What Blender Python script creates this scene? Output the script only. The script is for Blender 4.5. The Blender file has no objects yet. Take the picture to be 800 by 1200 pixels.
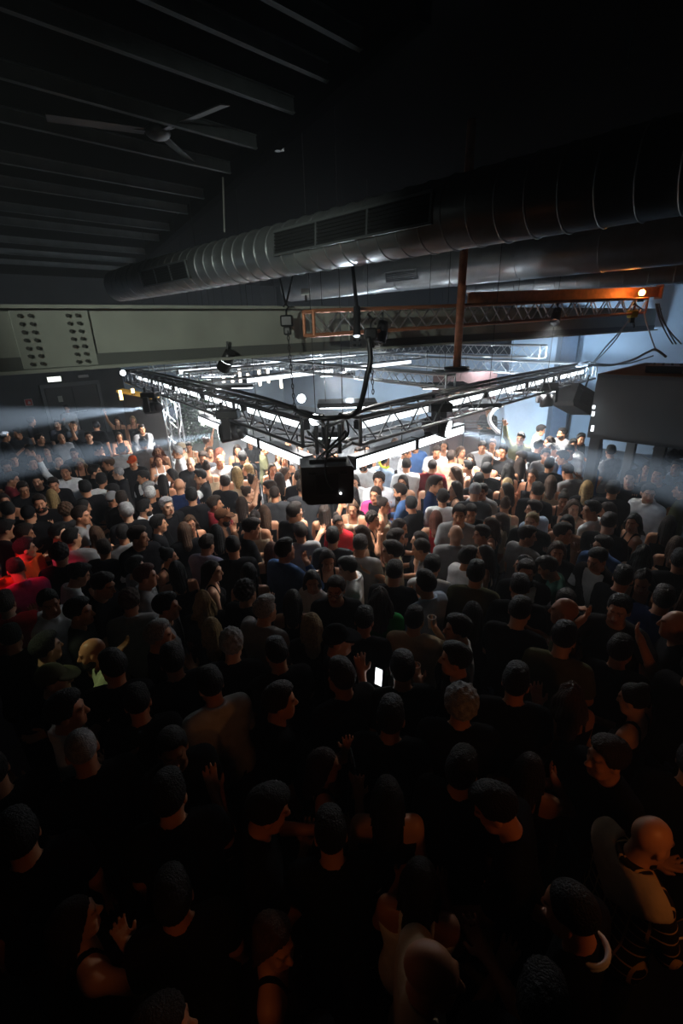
import bpy, bmesh, math, random, time
import numpy as np
import openvdb
from mathutils import Vector, Matrix

random.seed(7)
T0 = time.time()
sc = bpy.context.scene
C = sc.collection

# ------------------------------------------------------------------ camera
FPX = 540.0
PITCH = math.atan(215 / FPX)
ROLL = 0.03
CAM = Vector((0, 0, 4.0))
_f = Vector((0, math.cos(PITCH), -math.sin(PITCH)))
_r0 = Vector((1, 0, 0))
_u0 = Vector((0, math.sin(PITCH), math.cos(PITCH)))
_r = _r0 * math.cos(ROLL) - _u0 * math.sin(ROLL)
_u = _u0 * math.cos(ROLL) + _r0 * math.sin(ROLL)
cd = bpy.data.cameras.new('camera')
cam = bpy.data.objects.new('camera', cd)
C.objects.link(cam)
cd.sensor_fit = 'HORIZONTAL'
cd.sensor_width = 36
cd.lens = FPX / 800 * 36
cd.clip_start = 0.05
cd.clip_end = 200
m = Matrix((_r, _u, -_f)).transposed().to_4x4()
m.translation = CAM
cam.matrix_world = m
sc.camera = cam

# ------------------------------------------------------------------ world, exposure
sc.view_settings.view_transform = 'Standard'
sc.view_settings.look = 'None'
sc.view_settings.gamma = 1
sc.view_settings.use_curve_mapping = False
sc.view_settings.exposure = 0.0
sc.cycles.use_denoising = True
sc.cycles.max_bounces = 5
sc.cycles.diffuse_bounces = 3
sc.cycles.glossy_bounces = 3
sc.cycles.volume_bounces = 0
sc.cycles.sample_clamp_indirect = 4.0
HAZE = 0.0105
w = bpy.data.worlds.new('club_air')
sc.world = w
w.use_nodes = True
nt = w.node_tree
bg = nt.nodes['Background']
bg.inputs[0].default_value = (0.3, 0.4, 0.5, 1)
bg.inputs[1].default_value = 0.0
vs = nt.nodes.new('ShaderNodeVolumeScatter')          # thin smoke-machine haze filling the hall
vs.inputs['Color'].default_value = (0.9, 0.95, 1, 1)
vs.inputs['Density'].default_value = HAZE
vs.inputs['Anisotropy'].default_value = 0.35
nt.links.new(vs.outputs[0], nt.nodes['World Output'].inputs['Volume'])


def ray(x, y):
    return _f + _r * ((x - 400) / FPX) - _u * ((y - 600) / FPX)


def P(x, y, d):
    return CAM + ray(x, y) * d


def Z(x, y, z):
    v = ray(x, y)
    return CAM + v * ((z - CAM.z) / v.z)


def pix(p):
    v = Vector(p) - CAM
    d = v.dot(_f)
    return 400 + FPX * v.dot(_r) / d, 600 - FPX * v.dot(_u) / d


RD = Vector((math.sin(math.radians(46)), math.cos(math.radians(46)), 0))   # the hall's two wall directions
LD = Vector((-math.sin(math.radians(44)), math.cos(math.radians(44)), 0))
UP = Vector((0, 0, 1))


def lamp(name, kind, loc, energy, color=(1, 1, 1), aim=None, size=0.1, sizey=None, angle=60, blend=0.3, spread=None):
    l = bpy.data.lights.new(name, kind)
    l.energy = energy
    l.color = color
    if kind == 'AREA':
        l.shape = 'RECTANGLE'
        l.size = size
        l.size_y = sizey or size
        if spread:
            l.spread = math.radians(spread)
    else:
        l.shadow_soft_size = size
    if kind == 'SPOT':
        l.spot_size = math.radians(angle)
        l.spot_blend = blend
    o = bpy.data.objects.new(name, l)
    C.objects.link(o)
    o.location = loc
    if aim is not None:
        o.rotation_euler = (Vector(aim) - Vector(loc)).to_track_quat('-Z', 'Y').to_euler()
    return o


# rig geometry, needed by the lights
RZ = 3.0                                      # top of the truss rig
RH = 0.33
CF = P(383, 492, 5.35)
CF.z = RZ
LE = Z(150, 434, RZ)
RE = Z(692, 427, RZ)
BK = LE + (RE - CF)
COOL = (0.80, 0.91, 1.0)


def rig(a, b, dz=0.0):
    """a: 0..1 along the arm towards RE, b: along the arm towards LE."""
    p = CF + (RE - CF) * a + (LE - CF) * b
    p.z = RZ + dz
    return p


# the rig's white flood panels (light leaves their lower faces)
FLOODS = [(0.05, 0.05, 70), (0.24, 0.2, 60), (0.06, 0.36, 230), (0.06, 0.66, 300), (0.40, 0.03, 130), (0.68, 0.03, 300), (0.6, 0.2, 110), (0.9, 0.35, 300), (0.2, 0.62, 300), (0.6, 0.6, 380), (0.3, 0.92, 380)]
for a_, b_, e_ in FLOODS:
    lamp('flood_light', 'AREA', rig(a_, b_, -0.42), e_ * 0.85, (1.0, 0.97, 0.93), rig(a_, b_, -2), 1.0, 0.5, spread=140)
# bare strobe lamps between the trusses: they whiten the haze, the trusses and the ducts
for a_, b_, e_ in [(0.30, 0.25, 60), (0.62, 0.30, 120), (0.92, 0.25, 150), (0.30, 0.62, 200), (0.75, 0.72, 350), (0.25, 0.9, 260), (0.9, 0.95, 300)]:
    lamp('strobe_light', 'POINT', rig(a_, b_, -0.12), e_ * 0.2, COOL, None, 0.06)
    lamp('strobe_light', 'SPOT', rig(a_, b_, -0.16), e_ * 0.9, COOL, rig(a_, b_, -2), 0.06, angle=165, blend=0.2)
# spots added at the wall end of the rig to brighten the wall
lamp('added_wall_wash', 'SPOT', rig(0.8, 0.05, 0.05), 1300, (0.66, 0.84, 1), P(625, 440, 15), 0.1, angle=75, blend=0.7)
lamp('added_wall_wash', 'SPOT', rig(0.90, 0.0, 0.05), 850, (0.60, 0.80, 1), P(740, 400, 13), 0.1, angle=80, blend=0.8)
# added spots under the orange truss and girder, brightening the middle of the floor
for q_, t_, e_ in ((P(445, 398, 5.75), Z(400, 608, 1.6), 190), (P(650, 376, 7.4), Z(600, 588, 1.6), 260), (P(262, 430, 5.45), Z(190, 588, 1.6), 260)):
    lamp('added_floor_wash', 'SPOT', q_, e_, (1.0, 0.96, 0.90), t_, 0.03, angle=86, blend=0.85)
# up-lights on the rig corner for the ducts
lamp('up_light', 'SPOT', rig(0.10, 0.05, 0.08), 100, COOL, P(400, 310, 4.7), 0.06, angle=50, blend=0.9)
lamp('up_light', 'SPOT', rig(0.5, 0.1, 0.08), 90, COOL, P(650, 318, 8.5), 0.06, angle=50, blend=0.9)
# added unseen spot washing the girder and dim bar light below the balcony
lamp('added_girder_wash', 'SPOT', (-3.2, -2.6, 5.0), 1400, (0.92, 1.0, 0.88), P(330, 384, 6.2), 0.08, angle=30, blend=0.9)
lamp('bar_lamp_light', 'SPOT', (1.75, 0.75, 2.3), 5.5, (1.0, 0.33, 0.08), (1.2, 3.2, 1.3), 0.1, angle=130, blend=0.6)
lamp('bar_lamp_light', 'SPOT', (-0.5, 0.55, 2.2), 1.6, (1.0, 0.33, 0.08), (-0.7, 3.0, 1.3), 0.1, angle=130, blend=0.6)
lamp('red_light', 'SPOT', (-4.3, 3.6, 3.3), 300, (1.0, 0.05, 0.10), Z(35, 680, 1.3), 0.05, angle=28, blend=0.6)
lamp('green_light', 'SPOT', (-3.6, 2.6, 3.4), 55, (0.85, 1.0, 0.55), Z(122, 785, 1.4), 0.05, angle=18, blend=0.7)

# ------------------------------------------------------------------ materials
MATS = {}


def mat(name, col, rough=0.6, metal=0.0, noise=0.0, scale=8.0, bump=0.0, bscale=60.0, spec=0.5, emit=None, estr=0.0, alpha=1.0, trans=0.0):
    if name in MATS:
        return MATS[name]
    M = bpy.data.materials.new(name)
    M.use_nodes = True
    n, L = M.node_tree.nodes, M.node_tree.links
    b = n['Principled BSDF']
    b.inputs['Base Color'].default_value = (*col, 1)
    b.inputs['Roughness'].default_value = rough
    b.inputs['Metallic'].default_value = metal
    b.inputs['Specular IOR Level'].default_value = spec
    b.inputs['Transmission Weight'].default_value = trans
    tc = n.new('ShaderNodeTexCoord')
    if noise > 0:
        tx = n.new('ShaderNodeTexNoise')
        tx.inputs['Scale'].default_value = scale
        tx.inputs['Detail'].default_value = 5
        L.new(tc.outputs['Object'], tx.inputs['Vector'])
        cr = n.new('ShaderNodeMapRange')
        cr.inputs[1].default_value = 0.3
        cr.inputs[2].default_value = 0.7
        cr.inputs[3].default_value = 1 - noise
        cr.inputs[4].default_value = 1 + noise
        L.new(tx.outputs[0], cr.inputs[0])
        mx = n.new('ShaderNodeMix')
        mx.data_type = 'RGBA'
        mx.blend_type = 'MULTIPLY'
        mx.inputs[0].default_value = 1
        mx.inputs[6].default_value = (*col, 1)
        L.new(cr.outputs[0], mx.inputs[7])
        L.new(mx.outputs[2], b.inputs['Base Color'])
    if bump > 0:
        tb = n.new('ShaderNodeTexNoise')
        tb.inputs['Scale'].default_value = bscale
        tb.inputs['Detail'].default_value = 3
        L.new(tc.outputs['Object'], tb.inputs['Vector'])
        bp = n.new('ShaderNodeBump')
        bp.inputs['Strength'].default_value = bump
        bp.inputs['Distance'].default_value = 0.02
        L.new(tb.outputs[0], bp.inputs['Height'])
        L.new(bp.outputs[0], b.inputs['Normal'])
    if emit:
        b.inputs['Emission Color'].default_value = (*emit, 1)
        b.inputs['Emission Strength'].default_value = estr
    MATS[name] = M
    return M


def skin_mat(name, col):
    M = mat(name, col, 0.45, spec=0.4)
    n, L = M.node_tree.nodes, M.node_tree.links
    at = n.new('ShaderNodeAttribute')
    at.attribute_name = 'tint'
    mx = n.new('ShaderNodeMix')
    mx.data_type = 'RGBA'
    mx.blend_type = 'MULTIPLY'
    mx.inputs[0].default_value = 1
    mx.inputs[6].default_value = (*col, 1)
    L.new(at.outputs['Color'], mx.inputs[7])
    L.new(mx.outputs[2], n['Principled BSDF'].inputs['Base Color'])
    return M


SKINS = [skin_mat('skin_%d' % i, c) for i, c in enumerate([(0.56, 0.27, 0.155), (0.48, 0.22, 0.12), (0.62, 0.34, 0.22), (0.38, 0.165, 0.085), (0.57, 0.25, 0.14)])]
HAIRC = {'k': ('black', (0.008, 0.007, 0.007)), 'd': ('dark brown', (0.022, 0.012, 0.008)), 'n': ('brown', (0.07, 0.033, 0.016)),
         'y': ('blonde', (0.36, 0.24, 0.10)), 'g': ('grey', (0.30, 0.30, 0.31)), 'r': ('auburn', (0.12, 0.030, 0.014)), 'e': ('white', (0.6, 0.6, 0.6))}
TOPC = {'k': ('black', (0.010, 0.010, 0.012)), 'x': ('charcoal', (0.035, 0.036, 0.04)), 'g': ('grey', (0.23, 0.23, 0.24)), 'w': ('white', (0.72, 0.73, 0.75)),
        'n': ('navy', (0.012, 0.022, 0.065)), 'b': ('blue', (0.06, 0.12, 0.27)), 'l': ('light blue', (0.36, 0.46, 0.60)), 'r': ('red', (0.55, 0.02, 0.03)),
        'm': ('maroon', (0.16, 0.015, 0.022)), 'p': ('pink', (0.60, 0.06, 0.20)), 'o': ('orange red', (0.62, 0.08, 0.02)), 'e': ('beige', (0.50, 0.40, 0.28)),
        'v': ('olive', (0.10, 0.10, 0.055)), 't': ('teal green', (0.05, 0.14, 0.11)), 'c': ('camouflage', (0.11, 0.12, 0.06)), 'u': ('lavender', (0.40, 0.38, 0.52)),
        'q': ('green', (0.02, 0.20, 0.05)), 's': ('silver', (0.35, 0.36, 0.38)), 'a': ('plaid', (0.02, 0.015, 0.012)), 'z': ('pale green', (0.42, 0.44, 0.28)), 'h': ('brown', (0.10, 0.045, 0.025))}
CLOTH = {k: mat('cloth_' + v[0].replace(' ', '_'), v[1], 0.9, noise=0.12, scale=14, bump=0.3, bscale=14, spec=0.06) for k, v in TOPC.items()}
HAIRM = {k: mat('hair_' + v[0].replace(' ', '_'), v[1], 0.55, noise=0.35, scale=40, bump=0.8, bscale=120, spec=0.3) for k, v in HAIRC.items()}


def pattern(M, c2, scale, kind):
    n, L = M.node_tree.nodes, M.node_tree.links
    b = n['Principled BSDF']
    tc = n.new('ShaderNodeTexCoord')
    if kind == 'voronoi':
        t = n.new('ShaderNodeTexVoronoi')
        t.inputs['Scale'].default_value = scale
        L.new(tc.outputs['Object'], t.inputs['Vector'])
        out = t.outputs['Distance']
        lo, hi = 0.45, 0.55
    else:
        t = n.new('ShaderNodeTexBrick')
        t.offset = 0
        t.inputs['Scale'].default_value = scale
        t.inputs['Mortar Size'].default_value = 0.035
        t.inputs['Brick Width'].default_value = 0.5
        t.inputs['Row Height'].default_value = 0.5
        mp = n.new('ShaderNodeMapping')
        mp.inputs['Rotation'].default_value = (math.pi / 2, 0, 0)
        L.new(tc.outputs['Object'], mp.inputs[0])
        L.new(mp.outputs[0], t.inputs['Vector'])
        out = t.outputs['Fac']
        lo, hi = 0.4, 0.6
    mr = n.new('ShaderNodeMapRange')
    mr.inputs[1].default_value = lo
    mr.inputs[2].default_value = hi
    L.new(out, mr.inputs[0])
    mx = n.new('ShaderNodeMix')
    mx.data_type = 'RGBA'
    src = b.inputs['Base Color'].links[0].from_socket
    L.new(src, mx.inputs[6])
    mx.inputs[7].default_value = (*c2, 1)
    L.new(mr.outputs[0], mx.inputs[0])
    L.new(mx.outputs[2], b.inputs['Base Color'])


pattern(CLOTH['c'], (0.30, 0.30, 0.16), 14, 'voronoi')
pattern(CLOTH['a'], (0.55, 0.36, 0.16), 7, 'brick')
TROU = [mat('trousers_black', (0.012, 0.012, 0.014), 0.9), mat('trousers_denim', (0.03, 0.045, 0.085), 0.9, bump=0.3)]
ALU = mat('truss_aluminium', (0.62, 0.64, 0.66), 0.32, 0.9, noise=0.1, scale=5)
BLKALU = mat('truss_black', (0.10, 0.10, 0.108), 0.38, 0.7, noise=0.1)
MIDALU = mat('truss_worn_grey', (0.25, 0.25, 0.26), 0.35, 0.8, noise=0.15)
ORANGE = mat('rusty_orange_paint', (0.42, 0.17, 0.09), 0.5, 0.3, noise=0.25, scale=12)
BLACK = mat('black_plastic', (0.012, 0.012, 0.014), 0.45)
BLKMET = mat('black_metal', (0.02, 0.02, 0.022), 0.35, 0.5)
GLOW = mat('led_white', (1, 1, 1), 0.5, emit=(0.88, 0.95, 1), estr=3)
LENS = mat('lens_glow', (1, 1, 1), 0.2, emit=(0.88, 0.95, 1), estr=12)
BLKGLASS = mat('dark_lens', (0.01, 0.01, 0.015), 0.05)

# ------------------------------------------------------------------ mesh helpers


def mesh_from(name, verts, faces, smooth=False):
    me = bpy.data.meshes.new(name)
    me.from_pydata([tuple(v) for v in verts], [], [tuple(f) for f in faces])
    me.update()
    if smooth:
        me.polygons.foreach_set('use_smooth', [True] * len(me.polygons))
    return me


class MB:
    """collects shapes of ONE part."""

    def __init__(s):
        s.bm = bmesh.new()

    def box(s, c, size, rot=None, bevel=0.0):
        r = bmesh.ops.create_cube(s.bm, size=1)
        vs_ = r['verts']
        M = Matrix.Translation(Vector(c)) @ (rot.to_4x4() if rot is not None else Matrix()) @ Matrix.Diagonal((*size, 1))
        bmesh.ops.transform(s.bm, matrix=M, verts=vs_)
        if bevel > 0:
            ed = list({e for v in vs_ for e in v.link_edges})
            bmesh.ops.bevel(s.bm, geom=ed, offset=bevel, segments=2, affect='EDGES', profile=0.5)
        return s

    def tube(s, a, b, r1, r2=None, n=12, caps=True):
        a, b = Vector(a), Vector(b)
        d = b - a
        if d.length < 1e-6:
            return s
        M = Matrix.Translation((a + b) / 2) @ d.to_track_quat('Z', 'Y').to_matrix().to_4x4()
        bmesh.ops.create_cone(s.bm, cap_ends=caps, segments=n, radius1=r1, radius2=r1 if r2 is None else r2, depth=d.length, matrix=M)
        return s

    def path(s, pts, r, n=8):
        pts = [Vector(p) for p in pts]
        rings = []
        for i, p in enumerate(pts):
            t = (pts[min(i + 1, len(pts) - 1)] - pts[max(i - 1, 0)]).normalized()
            q = t.to_track_quat('Z', 'Y')
            rr = r[i] if isinstance(r, (list, tuple)) else r
            rings.append([s.bm.verts.new(p + q @ Vector((math.cos(2 * math.pi * k / n) * rr, math.sin(2 * math.pi * k / n) * rr, 0))) for k in range(n)])
        for i in range(len(rings) - 1):
            # keep the rings in register
            A, B = rings[i], rings[i + 1]
            off = min(range(n), key=lambda o: sum((A[k].co - B[(k + o) % n].co).length for k in range(n)))
            rings[i + 1] = B = B[off:] + B[:off]
            for k in range(n):
                s.bm.faces.new((A[k], A[(k + 1) % n], B[(k + 1) % n], B[k]))
        s.bm.faces.new(rings[0][::-1])
        s.bm.faces.new(rings[-1])
        return s

    def sphere(s, c, r, seg=14):
        M = Matrix.Translation(Vector(c)) @ Matrix.Diagonal((*(r if isinstance(r, (tuple, list)) else (r, r, r)), 1))
        bmesh.ops.create_uvsphere(s.bm, u_segments=seg, v_segments=max(6, seg // 2), radius=1, matrix=M)
        return s

    def prism(s, poly, a, b):
        """poly: list of Vectors (plane outline) extruded from offset a to offset b (Vectors)."""
        A = [s.bm.verts.new(Vector(p) + Vector(a)) for p in poly]
        B = [s.bm.verts.new(Vector(p) + Vector(b)) for p in poly]
        n = len(poly)
        s.bm.faces.new(A[::-1])
        s.bm.faces.new(B)
        for k in range(n):
            s.bm.faces.new((A[k], A[(k + 1) % n], B[(k + 1) % n], B[k]))
        return s

    def build(s, name, material, parent=None, smooth=False, bevel=0.0):
        bmesh.ops.recalc_face_normals(s.bm, faces=s.bm.faces)
        if smooth:
            for f in s.bm.faces:
                f.smooth = len(f.verts) == 4 or len(f.verts) == 3
        me = bpy.data.meshes.new(name)
        s.bm.to_mesh(me)
        s.bm.free()
        return obj(name, me, material, parent)


def obj(name, me, material, parent=None, mw=None):
    o = bpy.data.objects.new(name, me)
    C.objects.link(o)
    if not me.materials:
        me.materials.append(material)
    o.material_slots[0].link = 'OBJECT'
    o.material_slots[0].material = material
    if parent is not None:
        o.parent = parent
        o.matrix_parent_inverse = parent.matrix_basis.inverted()
    if mw is not None:
        o.matrix_basis = mw
    return o


def tag(o, label, cat, group=None, kind=None):
    o['label'] = label
    if cat:
        o['category'] = cat
    if group:
        o['group'] = group
    if kind:
        o['kind'] = kind
    return o


def empty(name, loc, label=None, cat=None, group=None):
    o = bpy.data.objects.new(name, None)
    C.objects.link(o)
    o.location = loc
    o.matrix_basis = Matrix.Translation(Vector(loc))
    o.empty_display_size = 0.1
    if label:
        tag(o, label, cat, group)
    return o


def struct(o):
    o['kind'] = 'structure'
    return o


def frame(x, z=UP):
    """rotation matrix with local X along x and local Z near z."""
    x = Vector(x).normalized()
    y = Vector(z).cross(x).normalized()
    zz = x.cross(y)
    return Matrix((x, y, zz)).transposed()


_unit = {}


def unit_tube(n=8):
    if n not in _unit:
        bm = bmesh.new()
        bmesh.ops.create_cone(bm, cap_ends=True, segments=n, radius1=1, radius2=1, depth=1)
        me = bpy.data.meshes.new('tube')
        bm.to_mesh(me)
        bm.free()
        me.polygons.foreach_set('use_smooth', [len(p.vertices) == 4 for p in me.polygons])
        _unit[n] = me
    return _unit[n]


def bar(name, a, b, r, material, parent, n=8):
    a, b = Vector(a), Vector(b)
    d = b - a
    M = Matrix.Translation((a + b) / 2) @ d.to_track_quat('Z', 'Y').to_matrix().to_4x4() @ Matrix.Diagonal((r, r, d.length, 1))
    return obj(name, unit_tube(n), material, parent, M)


# ------------------------------------------------------------------ the hall
WALLP = mat('wall_dark_paint', (0.055, 0.062, 0.070), 0.8, noise=0.15, scale=1.5, bump=0.15, bscale=20)
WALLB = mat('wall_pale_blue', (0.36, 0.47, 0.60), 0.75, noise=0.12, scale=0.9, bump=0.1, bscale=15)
FLOORM = mat('floor_dark_concrete', (0.03, 0.03, 0.032), 0.5, noise=0.3, scale=2, bump=0.1)
CEILM = mat('ceiling_black_sheet', (0.004, 0.004, 0.0045), 0.9, noise=0.2, scale=2, spec=0.0)
CZ = 6.2
RW0 = P(770, 355, 13.4)
RW0.z = 0                                               # a point of the right wall
DW0 = Z(50, 455, 2.1)
DW0.z = 0                                               # the far wall with the doors
# corner of far wall and right wall
dd = RW0 - DW0
s_ = dd.dot(RD)
CORN = DW0 + RD * s_


def wall(name, a, b, h, th, material):
    a, b = Vector(a), Vector(b)
    d = b - a
    o = MB().box((d.length / 2, th / 2, h / 2), (d.length, th, h)).build(name, material)
    o.matrix_basis = Matrix.Translation(a) @ frame(d).to_4x4()
    return struct(o)


WALLK = mat('wall_unlit_navy', (0.018, 0.022, 0.030), 0.8, noise=0.15, scale=1.5, spec=0.1)
RWS = Z(598, 386, 4.1)
RWS = RW0 + LD * ((RWS - RW0).dot(LD))
RWS.z = 0
# where the line of sight at column 598 meets the right wall
v_ = ray(598, 430)
t_ = (RW0 - CAM).dot(RD) / v_.dot(RD)
RWS = CAM + v_ * t_
RWS.z = 0
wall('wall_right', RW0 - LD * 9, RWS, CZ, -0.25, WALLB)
wall('wall_back', RWS, CORN + LD * 0.2, 2.95, -0.25, WALLB)  # pale lower wall: bright haze and light put into its colour, dark above
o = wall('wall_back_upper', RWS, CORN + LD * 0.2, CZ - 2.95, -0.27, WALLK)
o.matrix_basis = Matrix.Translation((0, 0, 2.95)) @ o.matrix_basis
FW1 = DW0 + RD * 3.2
wall('wall_far_lower', FW1 + Vector((0, -0.03, 0)), CORN + Vector((0, -0.03, 0)), 2.9, 0.2, WALLB)  # pale foot of the far wall, its lit look put into colour
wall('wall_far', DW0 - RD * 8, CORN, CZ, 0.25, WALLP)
o = MB().box((0, 10, -0.1), (44, 44, 0.2)).build('floor', FLOORM)
struct(o)
o = MB().box((0, 10, CZ + 0.1), (44, 44, 0.2)).build('ceiling', CEILM)
struct(o)

# steel purlins under the ceiling
PURL = mat('purlin_steel', (0.11, 0.125, 0.13), 0.6, 0.0, noise=0.2, scale=4, spec=0.1)
pm = MB()
PL = 9.0
pm.box((-PL / 2, 0, 0.07), (PL, 0.010, 0.14)).box((-PL / 2, 0.0, 0.006), (PL, 0.055, 0.012)).box((-PL / 2, 0.0, 0.134), (PL, 0.055, 0.012))
pmesh = pm.build('purlin_proto', PURL)
pme = pmesh.data
bpy.data.objects.remove(pmesh)
ma, mb_ = Z(420, 40, CZ), Z(140, 322, CZ)
md_ = (mb_ - ma).normalized()
for k, (x, y) in enumerate([(395, 45), (385, 97), (370, 143), (355, 190), (325, 216), (300, 244), (280, 260), (250, 277), (230, 287), (195, 300), (165, 309), (135, 317)]):
    p = Z(x, y, CZ - 0.14)
    # stop at an added dark beam standing for the duct's shadow
    dp = ma - p
    den = RD.x * md_.y - RD.y * md_.x
    p = p + RD * ((dp.x * md_.y - dp.y * md_.x) / den)
    o = obj('trim_%d' % (k + 1), pme, PURL)
    o.matrix_basis = Matrix.Translation(p) @ frame(RD).to_4x4()
    struct(o)
o = MB().box((0, 0, -0.12), ((ma - mb_).length + 1.5, 0.14, 0.24)).build('trim_14', CEILM)  # added beam in place of the duct's shadow line
o.matrix_basis = Matrix.Translation((ma + mb_) / 2 + Vector((0.05, 0, 0))) @ frame(mb_ - ma).to_4x4()
struct(o)

# pier on the right wall: lit side, plus a shaded side darkened in its colour
pa = P(597, 420, 15.6)
pa.z = 0
pb = P(650, 420, 14.6)
pb.z = 0
o = MB().box((0, 0, 2.1), ((pb - pa).length, 1.3, 4.2)).build('wall_pier', WALLB)
o.matrix_basis = Matrix.Translation((pa + pb) / 2 + RD * 0.65) @ frame(pb - pa).to_4x4()
struct(o)
PIERD = mat('pier_shaded_blue', (0.05, 0.085, 0.14), 0.7, noise=0.15)
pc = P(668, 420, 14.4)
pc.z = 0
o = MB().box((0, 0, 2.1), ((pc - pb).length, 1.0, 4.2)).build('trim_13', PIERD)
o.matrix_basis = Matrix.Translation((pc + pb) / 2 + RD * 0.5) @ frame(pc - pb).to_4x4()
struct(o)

# doors on the far wall
DN = Vector((RD.y, -RD.x, 0))                            # out of the far wall, towards the room
if (CAM - DW0).dot(DN) < 0:
    DN = -DN
DOORM = mat('door_dark_grey', (0.030, 0.034, 0.038), 0.5, noise=0.1)
FRM = mat('door_frame_grey', (0.12, 0.13, 0.14), 0.6)
dr = empty('door_1', DW0 + DN * 0.02)
struct(dr)
for k in range(2):
    c = DW0 + RD * (0.52 + 1.0 * k) + DN * 0.03 + UP * 1.04
    o = MB().box((0, 0, 0), (0.97, 0.05, 2.05), frame(RD), 0.01).build('door_leaf', DOORM, dr)
    o.matrix_basis = Matrix.Translation(c)
    o2 = MB().tube(c + RD * (0.38 - 0.76 * k) + DN * 0.07 - RD * 0.25, c + RD * (0.38 - 0.76 * k) + DN * 0.07 + RD * 0.25, 0.02).build('push_bar', ALU, dr)
for a, b, sz in [((-0.06), 1.08, (0.12, 0.12, 2.16)), (2.08, 1.08, (0.12, 0.12, 2.16))]:
    o = MB().box(DW0 + RD * a + UP * b + DN * 0.04, sz, frame(RD)).build('door_frame', FRM, dr)
o = MB().box(DW0 + RD * 1.01 + UP * 2.16 + DN * 0.04, (2.26, 0.12, 0.14), frame(RD)).build('door_frame', FRM, dr)
nt_ = MB().box(DW0 + RD * 0.52 + UP * 1.62 + DN * 0.065, (0.17, 0.01, 0.24), frame(RD)).build('notice_sheet', mat('paper_white', (0.6, 0.6, 0.55), 0.8))
tag(nt_, 'pale paper notice stuck on the dark double door', 'notice')
# exit sign
q = Z(63, 447, 0.0)
p = DW0 + RD * 0.45 + UP * 2.42 + DN * 0.12
ex = empty('exit_sign', p, 'lit white emergency sign over the dark double doors', 'sign')
MB().box(p, (0.52, 0.09, 0.22), frame(RD), 0.02).build('housing', mat('grey_plastic', (0.4, 0.4, 0.4), 0.5), ex)
MB().box(p + DN * 0.05, (0.48, 0.015, 0.18), frame(RD)).build('lit_face', mat('exit_glow', (1, 1, 1), emit=(0.95, 1, 0.9), estr=3), ex)
p = DW0 + RD * 1.55 + UP * 2.44 + DN * 0.12
tag(MB().box(p, (0.42, 0.08, 0.12), frame(RD), 0.02).build('door_closer_box', mat('grey_plastic', (0.4, 0.4, 0.4)), None), 'small grey box above the right leaf of the double doors', 'box')
# extinguisher sign
p = DW0 - RD * 0.62 + UP * 1.62 + DN * 0.06
fs = empty('fire_sign', p, 'small red fire sign with white border on the wall beside the doors', 'sign')
MB().box(p, (0.27, 0.02, 0.27), frame(RD)).build('border', mat('sign_white', (0.6, 0.6, 0.6)), fs)
MB().box(p + DN * 0.014, (0.22, 0.012, 0.22), frame(RD)).build('panel', mat('sign_red', (0.5, 0.02, 0.02)), fs)
MB().prism([p + DN * 0.02 + RD * (-0.05) - UP * 0.06, p + DN * 0.02 + RD * 0.06 - UP * 0.06, p + DN * 0.02 + RD * 0.06 + UP * 0.01, p + DN * 0.02 + RD * 0.0 + UP * 0.07], (0, 0, 0), DN * 0.006).build('flame_symbol', MATS['sign_white'], fs)

# ------------------------------------------------------------------ riveted girder
GIRD = mat('girder_grey_olive_paint', (0.29, 0.305, 0.27), 0.55, 0.1, noise=0.12, scale=2.5, bump=0.1, bscale=8)
GBOLT = mat('girder_bolt', (0.06, 0.06, 0.055), 0.5, 0.4)
g0 = P(-40, 397, 3.9)
g1 = P(772, 350, 12.9)
g0.z = g1.z = 4.0
gd = (g1 - g0)
GL = gd.length
gx = gd.normalized()
gn = Vector((gx.y, -gx.x, 0))                            # towards the camera
GT, GB = 4.27, 3.70
FGm = frame(gx)
gi = empty('steel_girder', g0, 'wide grey olive steel girder with bolted splice plates crossing the hall', 'girder')
mid = (g0 + g1) / 2
MB().box((mid.x, mid.y, (GT + GB) / 2), (GL, 0.02, GT - GB), FGm).build('web', GIRD, gi)
MB().box((mid.x, mid.y, GT - 0.015), (GL, 0.26, 0.03), FGm).build('flange', GIRD, gi)
MB().box((mid.x, mid.y, GB + 0.015), (GL, 0.26, 0.03), FGm).build('flange', GIRD, gi)
LOWSHADE = mat('girder_shade_band', (0.09, 0.095, 0.09), 0.6)  # dark band: shadow along the web's foot, put into colour
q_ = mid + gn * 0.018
MB().box((q_.x, q_.y, GB + 0.085), (GL, 0.02, 0.11), FGm).build('lower_shade_band', LOWSHADE, gi)
bz = [GB + 0.075 + k * 0.068 for k in range(7)]


def splice(t0, t1, cols):
    c = g0 + gx * ((t0 + t1) / 2) + gn * 0.02
    pl = MB().box((c.x, c.y, (GT + GB) / 2), (t1 - t0, 0.02, GT - GB - 0.07), FGm, 0.004).build('splice_plate', GIRD, gi)
    bm_ = MB().tube((0, 0, -0.008), (0, 0, 0.022), 0.017, n=6)
    b0 = bm_.build('bolt_proto', GBOLT)
    me = b0.data
    bpy.data.objects.remove(b0)
    for t in cols:
        for z in bz:
            q = g0 + gx * t + gn * 0.035
            obj('bolt', me, GBOLT, pl, Matrix.Translation((q.x, q.y, z)) @ gn.to_track_quat('Z', 'Y').to_matrix().to_4x4())


splice(0.35, 0.98, (0.42, 0.5, 0.8, 0.88))
splice(4.25, 4.9, (4.33, 4.43, 4.72, 4.82))
# ------------------------------------------------------------------ ventilation ducts
DUCT = mat('duct_galvanised', (0.42, 0.45, 0.47), 0.36, 0.85, noise=0.12, scale=4, bump=0.05, bscale=3)
GRILL = mat('grille_black', (0.012, 0.013, 0.014), 0.5)


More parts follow.
